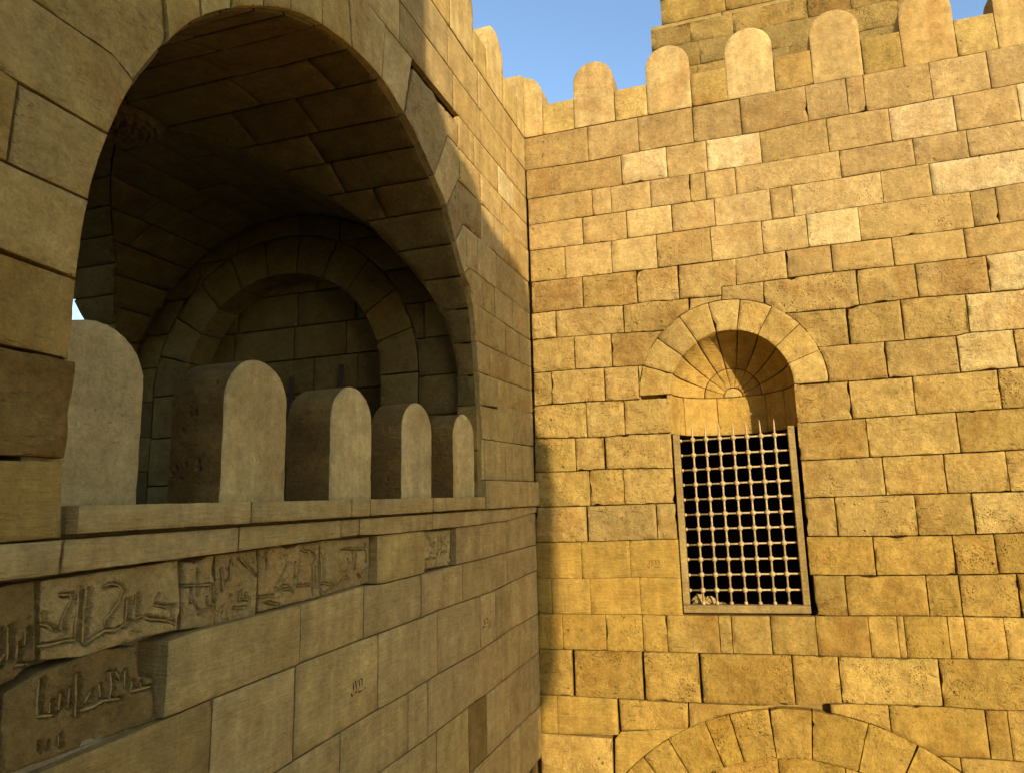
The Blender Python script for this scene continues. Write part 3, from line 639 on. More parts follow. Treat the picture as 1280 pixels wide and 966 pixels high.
# ------------------------------------------------------------------ materials
def stone_mat(name, bump=0.5, pits=0.5, tool=0.0, streak=0.0, grain=1.0, scale=1.0, stain=0.35, mul=None):
    m = bpy.data.materials.new(name); m.use_nodes = True
    nt = m.node_tree; nd = nt.nodes; lk = nt.links
    bs = nd['Principled BSDF']; bs.inputs['Roughness'].default_value = 0.92
    bs.inputs['Specular IOR Level'].default_value = 0.15
    tc = nd.new('ShaderNodeTexCoord'); oi = nd.new('ShaderNodeObjectInfo')
    off = nd.new('ShaderNodeVectorMath'); off.operation = 'MULTIPLY_ADD'
    off.inputs[1].default_value = (1, 1, 1)
    rv = nd.new('ShaderNodeCombineXYZ')
    mu = nd.new('ShaderNodeMath'); mu.operation = 'MULTIPLY'; mu.inputs[1].default_value = 37.0
    lk.new(oi.outputs['Random'], mu.inputs[0])
    for i in range(3): lk.new(mu.outputs[0], rv.inputs[i])
    lk.new(tc.outputs['Object'], off.inputs[0]); lk.new(rv.outputs[0], off.inputs[2])
    P = off.outputs[0]
    def nz(sc, det=4, ro=0.6, vec=P, dist=0.0):
        n = nd.new('ShaderNodeTexNoise'); n.inputs['Scale'].default_value = sc * scale; n.inputs['Detail'].default_value = det
        n.inputs['Roughness'].default_value = ro; n.inputs['Distortion'].default_value = dist; lk.new(vec, n.inputs['Vector']); return n.outputs['Fac']
    def mr(sock, a, b, c, d):
        n = nd.new('ShaderNodeMapRange'); n.inputs[1].default_value = a; n.inputs[2].default_value = b; n.inputs[3].default_value = c; n.inputs[4].default_value = d
        lk.new(sock, n.inputs[0]); return n.outputs[0]
    def mth(op, a, b):
        n = nd.new('ShaderNodeMath'); n.operation = op
        for i, s in enumerate((a, b)):
            if isinstance(s, (int, float)): n.inputs[i].default_value = s
            else: lk.new(s, n.inputs[i])
        return n.outputs[0]
    def mapv(sx, sy, sz):
        n = nd.new('ShaderNodeMapping'); n.inputs['Scale'].default_value = (sx, sy, sz); lk.new(P, n.inputs['Vector']); return n.outputs[0]
    n1 = nz(1.8, 5, .62, dist=.3); n2 = nz(7, 7, .72, dist=.3); n3 = nz(75, 4, .75); n4 = nz(1.3, 5, .6, dist=.9); n5 = nz(26, 6, .72, dist=.2)
    val = mth('MULTIPLY', mr(n1, .3, .7, .84, 1.12), mr(n2, .28, .72, .72, 1.22))
    val = mth('MULTIPLY', val, mr(n3, .28, .72, 1 - .20 * grain, 1 + .18 * grain))
    val = mth('MULTIPLY', val, mr(n5, .3, .7, 1 - .22 * grain, 1 + .16 * grain))
    # short oblique scratches and chisel marks
    rt = nd.new('ShaderNodeMapping'); rt.inputs['Rotation'].default_value = (.35, .35, .5); rt.inputs['Scale'].default_value = (14, 14, 55); lk.new(P, rt.inputs['Vector'])
    scr = mth('MULTIPLY', mr(nz(1, 3, .6, vec=rt.outputs[0]), .60, .70, 0, 1), mr(nz(3.2, 3, .6), .46, .60, 0, 1))
    val = mth('MULTIPLY', val, mr(scr, 0, 1, 1, 1 - .24 * min(1, pits + .25)))
    # pits: small weathering holes, in patches
    vo = nd.new('ShaderNodeTexVoronoi'); vo.inputs['Scale'].default_value = 42 * scale; vo.inputs['Randomness'].default_value = 1.0
    wv = nd.new('ShaderNodeVectorMath'); wv.operation = 'ADD'
    nn = nd.new('ShaderNodeTexNoise'); nn.inputs['Scale'].default_value = 30; lk.new(P, nn.inputs['Vector'])
    sc = nd.new('ShaderNodeVectorMath'); sc.operation = 'SCALE'; sc.inputs['Scale'].default_value = 0.03
    lk.new(nn.outputs['Color'], sc.inputs[0]); lk.new(P, wv.inputs[0]); lk.new(sc.outputs[0], wv.inputs[1]); lk.new(wv.outputs[0], vo.inputs['Vector'])
    vb = nd.new('ShaderNodeTexVoronoi'); vb.inputs['Scale'].default_value = 15 * scale; lk.new(wv.outputs[0], vb.inputs['Vector'])
    fr = mth('FRACT', mth('MULTIPLY', oi.outputs['Random'], 7.31), 0)
    some = mr(fr, .45, .6, .12, 1)
    pm = mth('MULTIPLY', mr(vo.outputs['Distance'], .08, .36, 1, 0), mr(nz(4.5, 3, .6), .52, .68, 0, 1))
    pb = mth('MULTIPLY', mr(vb.outputs['Distance'], .10, .26, 1, 0), mr(nz(3.1, 3, .6), .56, .66, 0, 1))
    pm = mth('MAXIMUM', pm, pb)
    pmc = mth('MULTIPLY', mth('MULTIPLY', pm, some), pits)
    val = mth('MULTIPLY', val, mr(pmc, 0, 1, 1, .68))
    if streak:
        sv = nz(1, 5, .6, vec=mapv(9, 9, .7))
        val = mth('MULTIPLY', val, mr(sv, .35, .68, 1 - .22 * streak, 1 + .15 * streak))
    if tool:
        tq = nz(1, 4, .65, vec=mapv(7, 7, 60))
        val = mth('MULTIPLY', val, mr(tq, .3, .7, .87, 1.09))
    mx = nd.new('ShaderNodeMix'); mx.data_type = 'RGBA'; mx.blend_type = 'MULTIPLY'
    mx.inputs[7].default_value = (.70, .52, .34, 1)
    lk.new(mth('MULTIPLY', mr(n4, .48, .72, 0, 1), stain * 1.6), mx.inputs[0]); lk.new(oi.outputs['Color'], mx.inputs[6])
    fc = nd.new('ShaderNodeVectorMath'); fc.operation = 'SCALE'; lk.new(mx.outputs[2], fc.inputs[0]); lk.new(val, fc.inputs['Scale'])
    if mul:
        mm = nd.new('ShaderNodeVectorMath'); mm.operation = 'MULTIPLY'; mm.inputs[1].default_value = mul
        lk.new(fc.outputs[0], mm.inputs[0]); fc = mm
    lk.new(fc.outputs[0], bs.inputs['Base Color'])
    h = mth('ADD', mth('MULTIPLY', n2, .5), mth('MULTIPLY', n5, .75))
    h = mth('ADD', h, mth('MULTIPLY', n3, .30))
    h = mth('SUBTRACT', h, mth('MULTIPLY', pmc, 1.2)); h = mth('SUBTRACT', h, mth('MULTIPLY', scr, .35))
    if tool:
        tv = nz(1, 3, .6, vec=mapv(12, 12, 80)); tv2 = nz(1, 2, .5, vec=mapv(3, 3, 38))
        h = mth('ADD', h, mth('MULTIPLY', tv, tool)); h = mth('ADD', h, mth('MULTIPLY', tv2, tool * .7))
    bp = nd.new('ShaderNodeBump'); bp.inputs['Strength'].default_value = bump; bp.inputs['Distance'].default_value = 0.028
    lk.new(h, bp.inputs['Height']); lk.new(bp.outputs[0], bs.inputs['Normal'])
    return m
M_ROUGH = stone_mat('rough_limestone', bump=1.0, pits=.8, stain=.45)
M_MED = stone_mat('dressed_limestone', bump=.7, pits=.7, stain=.38, streak=.45)
M_SMOOTH = stone_mat('smooth_limestone', bump=.55, pits=.3, tool=.8, streak=.7, stain=.25, grain=.7)
M_VAULT = stone_mat('vault_stone_material', bump=.6, pits=1.2, stain=.4)
M_PLASTER = stone_mat('merlon_plaster', bump=.5, pits=.5, streak=.7, stain=.4, grain=.9)
M_BARE_SHADED = stone_mat('shaded_bare_merlon_stone', bump=.8, pits=.8, stain=.6, mul=(.40, .32, .22))  # bare stone, its tint darkened to stand in for shade
M_OLD = stone_mat('eroded_limestone', bump=1.0, pits=1.0, stain=.5, scale=1.3)
M_MORTAR = stone_mat('mortar', bump=.5, pits=.2, stain=.2)
M_GROUND = stone_mat('sandy_ground', bump=.4, pits=.1, stain=.3)
MK = dict(r=M_ROUGH, m=M_MED, s=M_SMOOTH, p=M_PLASTER, t=M_SMOOTH)
def metal(name, col, rough=.55):
    m = bpy.data.materials.new(name); m.use_nodes = True; nt = m.node_tree; b = nt.nodes['Principled BSDF']
    n = nt.nodes.new('ShaderNodeTexNoise'); n.inputs['Scale'].default_value = 35; n.inputs['Detail'].default_value = 5
    r = nt.nodes.new('ShaderNodeValToRGB'); r.color_ramp.elements[0].position = .3; r.color_ramp.elements[1].position = .7
    r.color_ramp.elements[0].color = (*[c * .6 for c in col], 1); r.color_ramp.elements[1].color = (*[min(1, c * 1.15) for c in col], 1)
    tc = nt.nodes.new('ShaderNodeTexCoord'); nt.links.new(tc.outputs['Object'], n.inputs['Vector'])
    nt.links.new(n.outputs['Fac'], r.inputs[0]); nt.links.new(r.outputs[0], b.inputs['Base Color'])
    b.inputs['Roughness'].default_value = rough
    bp = nt.nodes.new('ShaderNodeBump'); bp.inputs['Strength'].default_value = .2; bp.inputs['Distance'].default_value = .004
    nt.links.new(n.outputs['Fac'], bp.inputs['Height']); nt.links.new(bp.outputs[0], b.inputs['Normal'])
    return m
M_IRON = metal('tan_painted_iron', (.42, .30, .13))
M_DARKIRON = metal('dark_iron', (.045, .028, .014), .9)
TONE = dict(n=(.405, .275, .077), l=(.455, .322, .100), L=(.53, .400, .142), d=(.348, .233, .064), b=(.27, .175, .050), y=(.358, .242, .062), g=(.350, .245, .075), s=(.395, .268, .068), p=(.47, .348, .132), h=(.45, .290, .068), c=(.445, .315, .110), k=(.345, .232, .068))
def tone(t, v=.07, mul=1.0):
    c = TONE[t]; k = mul * random.uniform(1 - v, 1 + v); w = random.uniform(-.014, .014)
    return (c[0] * k * (1 + w * .4), c[1] * k, c[2] * k * (1 - w * 3))
# ------------------------------------------------------------------ ground
g = link('ground', mesh_from('ground', [(-400, -400, 0), (400, -400, 0), (400, 400, 0), (-400, 400, 0)], [(0, 1, 2, 3)]), M_GROUND, None, (.36, .27, .15))
tag(g, 'sandy ground at the foot of the walls', kind='structure')
# ------------------------------------------------------------------ right wall
RW = thing('window_wall', (2.6, 0, 0), 'sunlit golden stone wall with the grilled niche window and round merlons', 'wall')
NC, NR_IN, NR_OUT = (2.185, 6.455), 0.627, 0.962
AC, AR_IN, AR_OUT = (2.506, 1.022), 1.88, 2.325
rnd_i = 0
def add_stone(parent, poly, f, kind, t, gap, name='stone', depth=.1, base=0.0, cell=.05, mat=None, amp=None, mul=1.0, back=False, chip=None, tint=(1, 1, 1)):
    me = stone_mesh(name, poly, f, kind, gap, depth, cell, base, back, amp, chip)
    if me is None: return None
    return link(name, me, mat or MK[kind], parent, tuple(c * k for c, k in zip(tone(t, mul=mul), tint)))
for w, t, k, gp, poly in STONES:
    if w != 'R': continue
    cz = sum(q[1] for q in poly) / len(poly)
    if cz > 6.42: poly = push_out(poly, NC, NR_OUT)
    if cz < 3.5: poly = push_out(poly, AC, AR_OUT)
    if k == 's': k, gp = 't', .002
    o = add_stone(RW, poly, fR(), k, t, gp, cell=.034 if k == 'r' else .045)
    if o and cz > 6.4: up = min(1, (cz - 6.4) / 2.4); o.color = (o.color[0] * (1 + .03 * up), o.color[1] * (1 + .05 * up), o.color[2] * (1.05 + .32 * up), 1)    # paler, newer stone at the top
    if o and cz < 4.95: o.color = (o.color[0] * .96, o.color[1] * .91, o.color[2] * .72, 1)     # the low courses are of a more amber stone
# courses carried on past the frame, so that the wall goes on from another position
def filler(parent, f, u0, u1, zs, kind='m', wmin=.5, wmax=.95, cell=.12, t='nnydl', **kw):
    for z0, z1 in zip(zs[:-1], zs[1:]):
        u = u0
        while u < u1 - .05:
            v = min(u1, u + random.uniform(wmin, wmax))
            if u1 - v < .25: v = u1
            add_stone(parent, [(u, z0), (v, z0), (v, z1), (u, z1)], f, kind, random.choice(t), .009, cell=cell, **kw); u = v
filler(RW, fR(), 5.95, 7.4, [2.7, 3.1, 3.5, 3.88, 4.2, 4.56, 4.92, 5.25, 5.6, 5.95, 6.3, 6.66, 7.0, 7.4, 7.8, 8.15, 8.5, 8.87, 9.25, 9.685], 'm')
filler(RW, fR(), .0, .55, [1.4, 1.95, 2.5, 2.60], 'r')
filler(RW, fR(), 4.75, 7.4, [1.4, 1.95, 2.4, 2.68], 'r')
# voussoirs of the niche arch
for i in range(9):
    a0, a1 = math.radians(180 - 20 * i), math.radians(160 - 20 * i)
    n = 5
    po = [(NC[0] + NR_OUT * math.cos(a0 + (a1 - a0) * k / n), NC[1] + NR_OUT * math.sin(a0 + (a1 - a0) * k / n)) for k in range(n + 1)]
    pi = [(NC[0] + NR_IN * math.cos(a1 + (a0 - a1) * k / n), NC[1] + NR_IN * math.sin(a1 + (a0 - a1) * k / n)) for k in range(n + 1)]
    add_stone(RW, po + pi, fR(), 'm', 'nngnllnnl'[i], .009, name='voussoir', depth=.1, cell=.04)
# relieving arch low in the wall
angs = [146, 136.5, 128.5, 120.8, 110.6, 104.4, 95, 85.2, 73, 62.3, 51, 41]
for i in range(len(angs) - 1):
    a0, a1 = math.radians(angs[i]), math.radians(angs[i + 1]); n = 5
    po = [(AC[0] + AR_OUT * math.cos(a0 + (a1 - a0) * k / n), AC[1] + AR_OUT * math.sin(a0 + (a1 - a0) * k / n)) for k in range(n + 1)]
    pi = [(AC[0] + AR_IN * math.cos(a1 + (a0 - a1) * k / n), AC[1] + AR_IN * math.sin(a1 + (a0 - a1) * k / n)) for k in range(n + 1)]
    add_stone(RW, po + pi, fR(), 'r', 'ynnysnnynnn'[i], .008, name='voussoir', depth=.1, cell=.04, base=.0, tint=(.96, .91, .66))
for i, (x0, x1) in enumerate([(1.1, 1.75), (1.75, 2.35), (2.35, 2.95), (2.95, 3.75)]):
    add_stone(RW, push_in([(x0, 1.5), (x1, 1.5), (x1, 3.2), (x0, 3.2)], AC, AR_IN - .004), fR(.045), 'r', 'ylyn'[i], .008, depth=.03, cell=.06, tint=(1, .93, .66))
# wall core behind the facing, with the window and niche cut out
def quad_strip(name, quads, mat, parent, color):
    V, Fc = [], []
    for q in quads: n = len(V); V += q; Fc.append(tuple(range(n, n + len(q))))
    return link(name, mesh_from(name, V, Fc), mat, parent, color)
yc = .095
HX0, HX1, HZ0 = 1.50, 2.85, 4.19
q = []
def rq(x0, x1, z0, z1): q.append([(x0, yc, z0), (x1, yc, z0), (x1, yc, z1), (x0, yc, z1)])
rq(-.5, HX0, 0, 9.69); rq(HX1, 7.4, 0, 9.69); rq(HX0, HX1, 0, HZ0)
nr = .66; m = 24
for k in range(m):
    xa, xb = HX0 + (HX1 - HX0) * k / m, HX0 + (HX1 - HX0) * (k + 1) / m
    za, zb = [6.45 + math.sqrt(max(0, nr * nr - (x - NC[0]) ** 2)) for x in (xa, xb)]
    q.append([(xa, yc, za), (xb, yc, zb), (xb, yc, 9.69), (xa, yc, 9.69)])
q.append([(-.2, yc, 9.69), (7.4, yc, 9.69), (7.4, .9, 9.69), (-.2, .9, 9.69)])
q.append([(7.4, yc, 0), (7.4, .9, 0), (7.4, .9, 9.69), (7.4, yc, 9.69)])
q.append([(0, .9, 6.7), (0, .9, 9.69), (7.4, .9, 9.69), (7.4, .9, 6.7)])
quad_strip('wall_core', q, M_MORTAR, RW, (.27, .18, .055))
# niche hood: quarter sphere of radial stones over a half cylinder
nb = link('niche', mesh_from('niche', [], []), M_MORTAR, RW)
R0 = NR_IN
def f_sph(u, v, h):      # u: theta (scaled), v: polar angle from the back (scaled)
    th, al = u / .45, v / R0
    r = R0 - h
    return (NC[0] + r * math.sin(al) * math.cos(th), r * math.cos(al), NC[1] + r * math.sin(al) * math.sin(th))
V, Fc = [], []
for i in range(19):
    for j in range(10): V.append(f_sph(.45 * math.pi * i / 18, R0 * math.pi / 2 * j / 9 , -.035))
for i in range(18):
    for j in range(9): a = i * 10 + j; Fc.append((a, a + 10, a + 11, a + 1))
nb.data.from_pydata(V, [], Fc)
nb.color = (.30, .2, .08, 1)
for i in range(9):
    t0, t1 = .45 * math.radians(20 * i), .45 * math.radians(20 * (i + 1))
    for (a0, a1) in ((30, 89.3), (9.5, 30)):
        v0, v1 = R0 * math.radians(a0), R0 * math.radians(a1)
        add_stone(nb, [(t0, v0), (t1, v0), (t1, v1), (t0, v1)], f_sph, 's', 'h', .010, name='hood_stone', depth=.03, cell=.035, amp=.004)
def f_cap(u, v, h): 
    r = R0 - h
    al = math.hypot(u, v) / R0; th = math.atan2(v, u)
    return (NC[0] + r * math.sin(al) * math.cos(th), r * math.cos(al), NC[1] + r * math.sin(al) * math.sin(th))
rc = R0 * math.radians(9.5)
add_stone(nb, [(rc * math.cos(math.pi * k / 12), rc * math.sin(math.pi * k / 12)) for k in range(13)], f_cap, 's', 'l', .008, name='hood_stone', depth=.03, cell=.03)
NZ0 = 6.03
def f_cyl(u, v, h):
    ph = u / R0; r = R0 - h
    return (NC[0] - r * math.cos(ph), r * math.sin(ph), v)
us = [0.02, .36, .80, 1.35, 1.62, 1.96]
for i in range(5):
    add_stone(nb, [(us[i], NZ0), (us[i+1], NZ0), (us[i+1], NC[1]), (us[i], NC[1])], f_cyl, 'm', 'hhhhh'[i], .008, name='niche_stone', depth=.05, cell=.04, amp=.004)
V, Fc = [], []
for i in range(19):
    for z in (NZ0 - .0, NC[1] + .02): V.append(f_cyl(R0 * math.pi * i / 18, z, -.04))
for i in range(18): a = 2 * i; Fc.append((a, a + 2, a + 3, a + 1))
n0 = len(V)
link('niche_shell', mesh_from('niche_shell', V, Fc), M_MORTAR, nb, (.3, .2, .08))
# dark room behind the grille: a thin reveal that opens into a deep chamber
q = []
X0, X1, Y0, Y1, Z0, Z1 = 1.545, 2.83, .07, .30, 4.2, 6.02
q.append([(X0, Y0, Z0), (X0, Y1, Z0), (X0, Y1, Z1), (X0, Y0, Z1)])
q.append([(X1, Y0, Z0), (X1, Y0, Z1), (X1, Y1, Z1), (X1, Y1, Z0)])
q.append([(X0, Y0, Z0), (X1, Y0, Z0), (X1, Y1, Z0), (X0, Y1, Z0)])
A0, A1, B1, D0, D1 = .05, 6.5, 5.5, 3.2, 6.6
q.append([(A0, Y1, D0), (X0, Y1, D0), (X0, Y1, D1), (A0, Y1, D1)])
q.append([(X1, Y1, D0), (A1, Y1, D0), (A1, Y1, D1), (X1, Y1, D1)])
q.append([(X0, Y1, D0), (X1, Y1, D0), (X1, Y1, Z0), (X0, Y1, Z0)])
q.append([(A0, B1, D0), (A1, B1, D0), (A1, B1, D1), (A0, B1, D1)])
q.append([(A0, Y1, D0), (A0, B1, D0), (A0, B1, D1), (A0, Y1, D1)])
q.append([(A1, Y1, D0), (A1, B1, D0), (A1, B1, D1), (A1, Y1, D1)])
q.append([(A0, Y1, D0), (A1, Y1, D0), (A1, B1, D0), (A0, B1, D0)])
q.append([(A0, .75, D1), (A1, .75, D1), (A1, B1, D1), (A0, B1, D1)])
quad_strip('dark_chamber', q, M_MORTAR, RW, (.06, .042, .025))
# lintel pieces closing the corners beside the niche's curved plan
q = []
for sgn in (-1, 1):
    for i in range(9):
        a, b = math.pi / 2 * i / 9, math.pi / 2 * (i + 1) / 9
        p0 = (NC[0] + sgn * R0 * math.cos(a), R0 * math.sin(a)); p1 = (NC[0] + sgn * R0 * math.cos(b), R0 * math.sin(b))
        q.append([(p0[0], p0[1], NZ0), (p1[0], p1[1], NZ0), (p1[0], .75, NZ0), (p0[0], .75, NZ0)])
quad_strip('niche_lintel', q, M_MORTAR, RW, (.2, .14, .06))
# window grille
def tube(path, r, seg=8):
    V, Fc = [], []
    for i, (p, rr) in enumerate(zip(path, r)):
        p = Vector(p); d = (Vector(path[min(i+1, len(path)-1)]) - Vector(path[max(i-1, 0)])).normalized()
        a = d.orthogonal().normalized() if abs(d.z) < .9 else Vector((1, 0, 0)); b = d.cross(a).normalized(); a = b.cross(d)
        for k in range(seg): t = 2 * math.pi * k / seg; V.append(p + (a * math.cos(t) + b * math.sin(t)) * rr)
    for i in range(len(path) - 1):
        for k in range(seg): Fc.append((i*seg+k, i*seg+(k+1) % seg, (i+1)*seg+(k+1) % seg, (i+1)*seg+k))
    Fc.append(tuple(range(seg))[::-1]); Fc.append(tuple(range((len(path)-1)*seg, len(path)*seg)))
    return V, Fc
def ball(c, r, su=10, sv=6):
    V, Fc = [], []
    for j in range(sv + 1):
        for i in range(su):
            a, b = 2 * math.pi * i / su, math.pi * j / sv
            V.append(Vector(c) + Vector((math.sin(b) * math.cos(a), math.sin(b) * math.sin(a), math.cos(b))) * r)
    for j in range(sv):
        for i in range(su): Fc.append((j*su+i, (j+1)*su+i, (j+1)*su+(i+1) % su, j*su+(i+1) % su))
    return V, Fc
def merge(parts):
    V, Fc = [], []
    for v, f in parts: n = len(V); V += list(v); Fc += [tuple(i + n for i in q) for q in f]
    return V, Fc
GY = .055
frame = []
def bar_box(x0, x1, z0, z1, y0=.012, y1=.1): return box_vf((x0, y0, z0), (x1, y1, z1))
fx0, fx1, fz0 = 1.548, 2.775, 4.215
frame = merge([bar_box(fx0, fx0 + .066, fz0 + .078, 6.03), bar_box(fx1 - .066, fx1, fz0 + .078, 6.04), bar_box(fx0, fx1, fz0, fz0 + .076, .008, .1)])
gm = mesh_from('window_grille', *frame)
gr = link('window_grille', gm, M_SMOOTH, RW, (.31, .22, .075))
gr.modifiers.new('bevel', 'BEVEL').width = .006
vbx = [1.751, 1.889, 2.028, 2.168, 2.307, 2.446, 2.581]
hbz = [5.957, 5.798, 5.647, 5.493, 5.341, 5.188, 5.039, 4.884, 4.735, 4.584, 4.432]
for x in vbx:
    jx = random.uniform(-.002, .002)
    parts = [tube([(x+jx, GY, 4.285), (x, GY, 5.2), (x+jx, GY, 5.99), (x+jx*2, GY-.002, 6.07), (x+jx*3, GY-.004, 6.125)], [.0105, .0105, .0105, .0085, .002])]
    for z in hbz: parts.append(ball((x, GY - .003, z), .029))
    parts.append(ball((x, GY, 4.305), .021))
    o = link('vertical_bar', mesh_from('vertical_bar', *merge(parts), smooth=True), M_IRON, gr)
for z in hbz:
    dz = random.uniform(-.003, .003)
    parts = [tube([(1.60, GY, z + dz), (2.72, GY, z - dz)], [.0095, .0095])]
    for x in (1.625, 2.712): parts.append(ball((x, GY, z + (dz if x < 2 else -dz)), .018))
    link('horizontal_bar', mesh_from('horizontal_bar', *merge(parts), smooth=True), M_IRON, gr)
# crumpled debris on the sill behind the grille
V, Fc = [], []
parts = []
for (cx, cy, cz, rx, ry, rz) in ((1.70, .17, 4.30, .075, .05, .07), (1.80, .18, 4.295, .07, .05, .055), (1.91, .19, 4.265, .06, .045, .03)):
    v, f = ball((0, 0, 0), 1, 14, 9)
    v = [Vector((cx + p.x * rx * (1 + .5 * noise.noise(p * 2.3 + Vector((cx * 9, 0, 0)))), cy + p.y * ry * (1 + .4 * noise.noise(p * 3)), max(4.203, cz + p.z * rz * (1 + .7 * noise.noise(p * 2.9 + Vector((0, cx * 9, 0))))))) for p in v]
    parts.append((v, f))
db = link('rubble', mesh_from('rubble', *merge(parts)), M_OLD, None, (.50, .38, .16))
tag(db, 'pale crumpled rubble lying behind the lower left corner of the window grille', 'rubble')
# merlons on the right wall
def merlon_poly(a, b, z0, zs, half=None):
    r = (b - a) / 2; n = 16
    if half == 'L':      # quarter round falling to the right, starting at a corner
        r = b - a; return [(a, z0), (b, z0)] + [(a + r * math.cos(math.pi / 2 * k / 10), zs + r * math.sin(math.pi / 2 * k / 10)) for k in range(11)]
    if half == 'R':
        r = b - a; return [(a, z0), (b, z0)] + [(b - r * math.sin(math.pi / 2 * k / 10), zs + r * math.cos(math.pi / 2 * k / 10)) for k in range(11)]
    return [(a, z0), (b, z0)] + [((a + b) / 2 + r * math.cos(math.pi * k / n), zs + r * math.sin(math.pi * k / n)) for k in range(n + 1)]
ZB = 9.695
edges = [(.626, 1.117), (1.499, 2.003), (2.401, 2.911), (3.302, 3.811), (4.198, 4.708), (5.08, 5.59), (5.97, 6.47)]
add_stone(RW, merlon_poly(-.02, .236, ZB, 10.24, 'L'), fR(), 's', 'l', .005, name='merlon', depth=.28, cell=.05, mat=M_PLASTER, back=True, tint=(1.03, 1.05, 1.3))
for i, (a, b) in enumerate(edges):
    add_stone(RW, merlon_poly(a, b, ZB, 10.27), fR(), 'm', 'lllnnnn'[i], .006, name='merlon', depth=.27, cell=.045, mat=M_PLASTER, back=True, amp=.004, tint=(1.03, 1.05, 1.30))
lows = [(.236, .626)] + [(edges[i][1], edges[i+1][0]) for i in range(len(edges) - 1)]
for i, (a, b) in enumerate(lows):
    add_stone(RW, [(a, ZB), (b, ZB), (b, 10.085 + .006 * i), (a, 10.085 + .006 * i)], fR(), 'm', 'llnnyln'[i], .007, name='parapet_stone', depth=.26, cell=.05, mat=M_MED, back=True)
# carved year on both walls: raised strokes, groove shadow put into their dark colour
def ridge(lines, f, w, h, sink=.004):
    parts = []
    for ln in lines:
        pts = []
        for i in range(len(ln) - 1):
            n = max(1, int(math.dist(ln[i], ln[i+1]) / .018))
            pts += [(ln[i][0] + (ln[i+1][0]-ln[i][0]) * k / n, ln[i][1] + (ln[i+1][1]-ln[i][1]) * k / n) for k in range(n)]
        pts.append(ln[-1])
        V, Fc = [], []
        for i, p in enumerate(pts):
            a, b = pts[max(0, i-1)], pts[min(len(pts)-1, i+1)]; tx, ty = b[0]-a[0], b[1]-a[1]; l = math.hypot(tx, ty) or 1
            nx, ny = -ty / l, tx / l; ww = w * (1 + .55 * noise.noise(Vector((p[0] * 22, p[1] * 22, 1)))) * random.uniform(.85, 1.15) * (.55 if i in (0, len(pts) - 1) else 1); hh = h * (.85 + .7 * noise.noise(Vector((p[0] * 9, p[1] * 9, 5))))
            for s, hgt in ((-1, -sink), (-.62, hh), (.62, hh), (1, -sink)): V.append(f(p[0] + nx * ww * s, p[1] + ny * ww * s, hgt))
        for i in range(len(pts) - 1):
            for k in range(3): a = i*4 + k; Fc.append((a, a + 1, a + 5, a + 4))
        Fc.append((0, 1, 2, 3)); e = (len(pts)-1) * 4; Fc.append((e+3, e+2, e+1, e))
        parts.append((V, Fc))
    V, Fc = merge(parts)
    me = mesh_from('carving', V, Fc); bm = bmesh.new(); bm.from_mesh(me); bmesh.ops.recalc_face_normals(bm, faces=bm.faces); bm.to_mesh(me); bm.free()
    return me
me = ridge([p for w, p in DATES if w == 1], fR(), .006, .003); me.name = 'carved_year'
link('carved_year', me, M_OLD, RW, (.20, .125, .04))
# ------------------------------------------------------------------ left wall
LW = thing('arched_wall', (0, -3.3, 0), 'shaded stone wall with the great round arch and old inscribed blocks', 'wall')
# great arch profile (traced on the wall), used for the vault too
AY, AZ = -3.34, 6.536
PROF = [(-26.5, 2.112), (-8.1, 1.882), (1.3, 1.839), (10.4, 1.826), (20.2, 1.850), (25.6, 1.835), (29.1, 1.785), (38.4, 1.778), (48.1, 1.835), (57.0, 1.818), (74.2, 1.873), (83.6, 1.918), (94.5, 1.900), (104.2, 1.886), (113.8, 1.865), (121.8, 1.834), (130.9, 1.817), (138.9, 1.815), (148.6, 1.797), (158.2, 1.791), (168.0, 1.798), (177.9, 1.820), (187.9, 1.852), (197.1, 1.914), (206.7, 2.062)]
def prof_r(th): return float(np.interp(math.degrees(th), [p[0] for p in PROF], [p[1] for p in PROF]))
def prof_s(th):   # smoothed radius for the vault
    return sum(prof_r(th + math.radians(d)) for d in (-4, -2, 0, 2, 4)) / 5
def ap(th, dr=0.0, sm=True): r = (prof_s(th) if sm else prof_r(th)) + dr; return (AY + r * math.cos(th), AZ + r * math.sin(th))
def push_prof(poly):
    if not any(q[1] > 6.0 for q in poly): return poly
    out = []
    for y, z in dens(poly, .05):
        if z > 5.9:
            th = math.atan2(z - AZ, y - AY); 
            if th < -math.pi / 2: th += 2 * math.pi
            r = math.hypot(y - AY, z - AZ); rp = prof_s(th) + .010
            if r < rp: y, z = AY + rp * math.cos(th), AZ + rp * math.sin(th)
        out.append((y, z))
    return cleanp(out)
for w, t, k, gp, poly in STONES:
    yc_ = sum(q[0] for q in poly) / len(poly)
    zc_ = sum(q[1] for q in poly) / len(poly)
    if zc_ < 7.6 or yc_ < -3: t = {'n': 'c', 's': 'c', 'g': 'c', 'y': 'k'}.get(t, t)
    up = (1.04, 1.06, 1.30) if zc_ > 7.6 and yc_ > -3 else (1.0, .95, .80) if w == 'V' and yc_ < -4.7 else (1, 1, 1)
    p0 = poly
    if w in 'LV': poly = push_prof(poly)
    dp = .16 if poly is p0 or yc_ > -1.2 else .05
    if w == 'L': add_stone(LW, poly, fL(), k, t, gp, depth=dp, cell=.045, tint=up)
    elif w == 'V': add_stone(LW, poly, fL(), k, t, gp + .002, name='voussoir' if t != 'b' else 'stone', depth=.05, cell=.04, base=.002, mat=M_OLD if k == 'r' else None, amp=.018 if k == 'r' else None, tint=up)
    elif w == 'G': add_stone(LW, poly, fL(.055), k, t, gp, name='ledge_block', depth=.22, cell=.045, mat=M_SMOOTH, back=True)
    elif w == 'H': add_stone(LW, poly, fL(.02), k, t, gp, name='string_block', depth=.18, cell=.045)
ki = 0
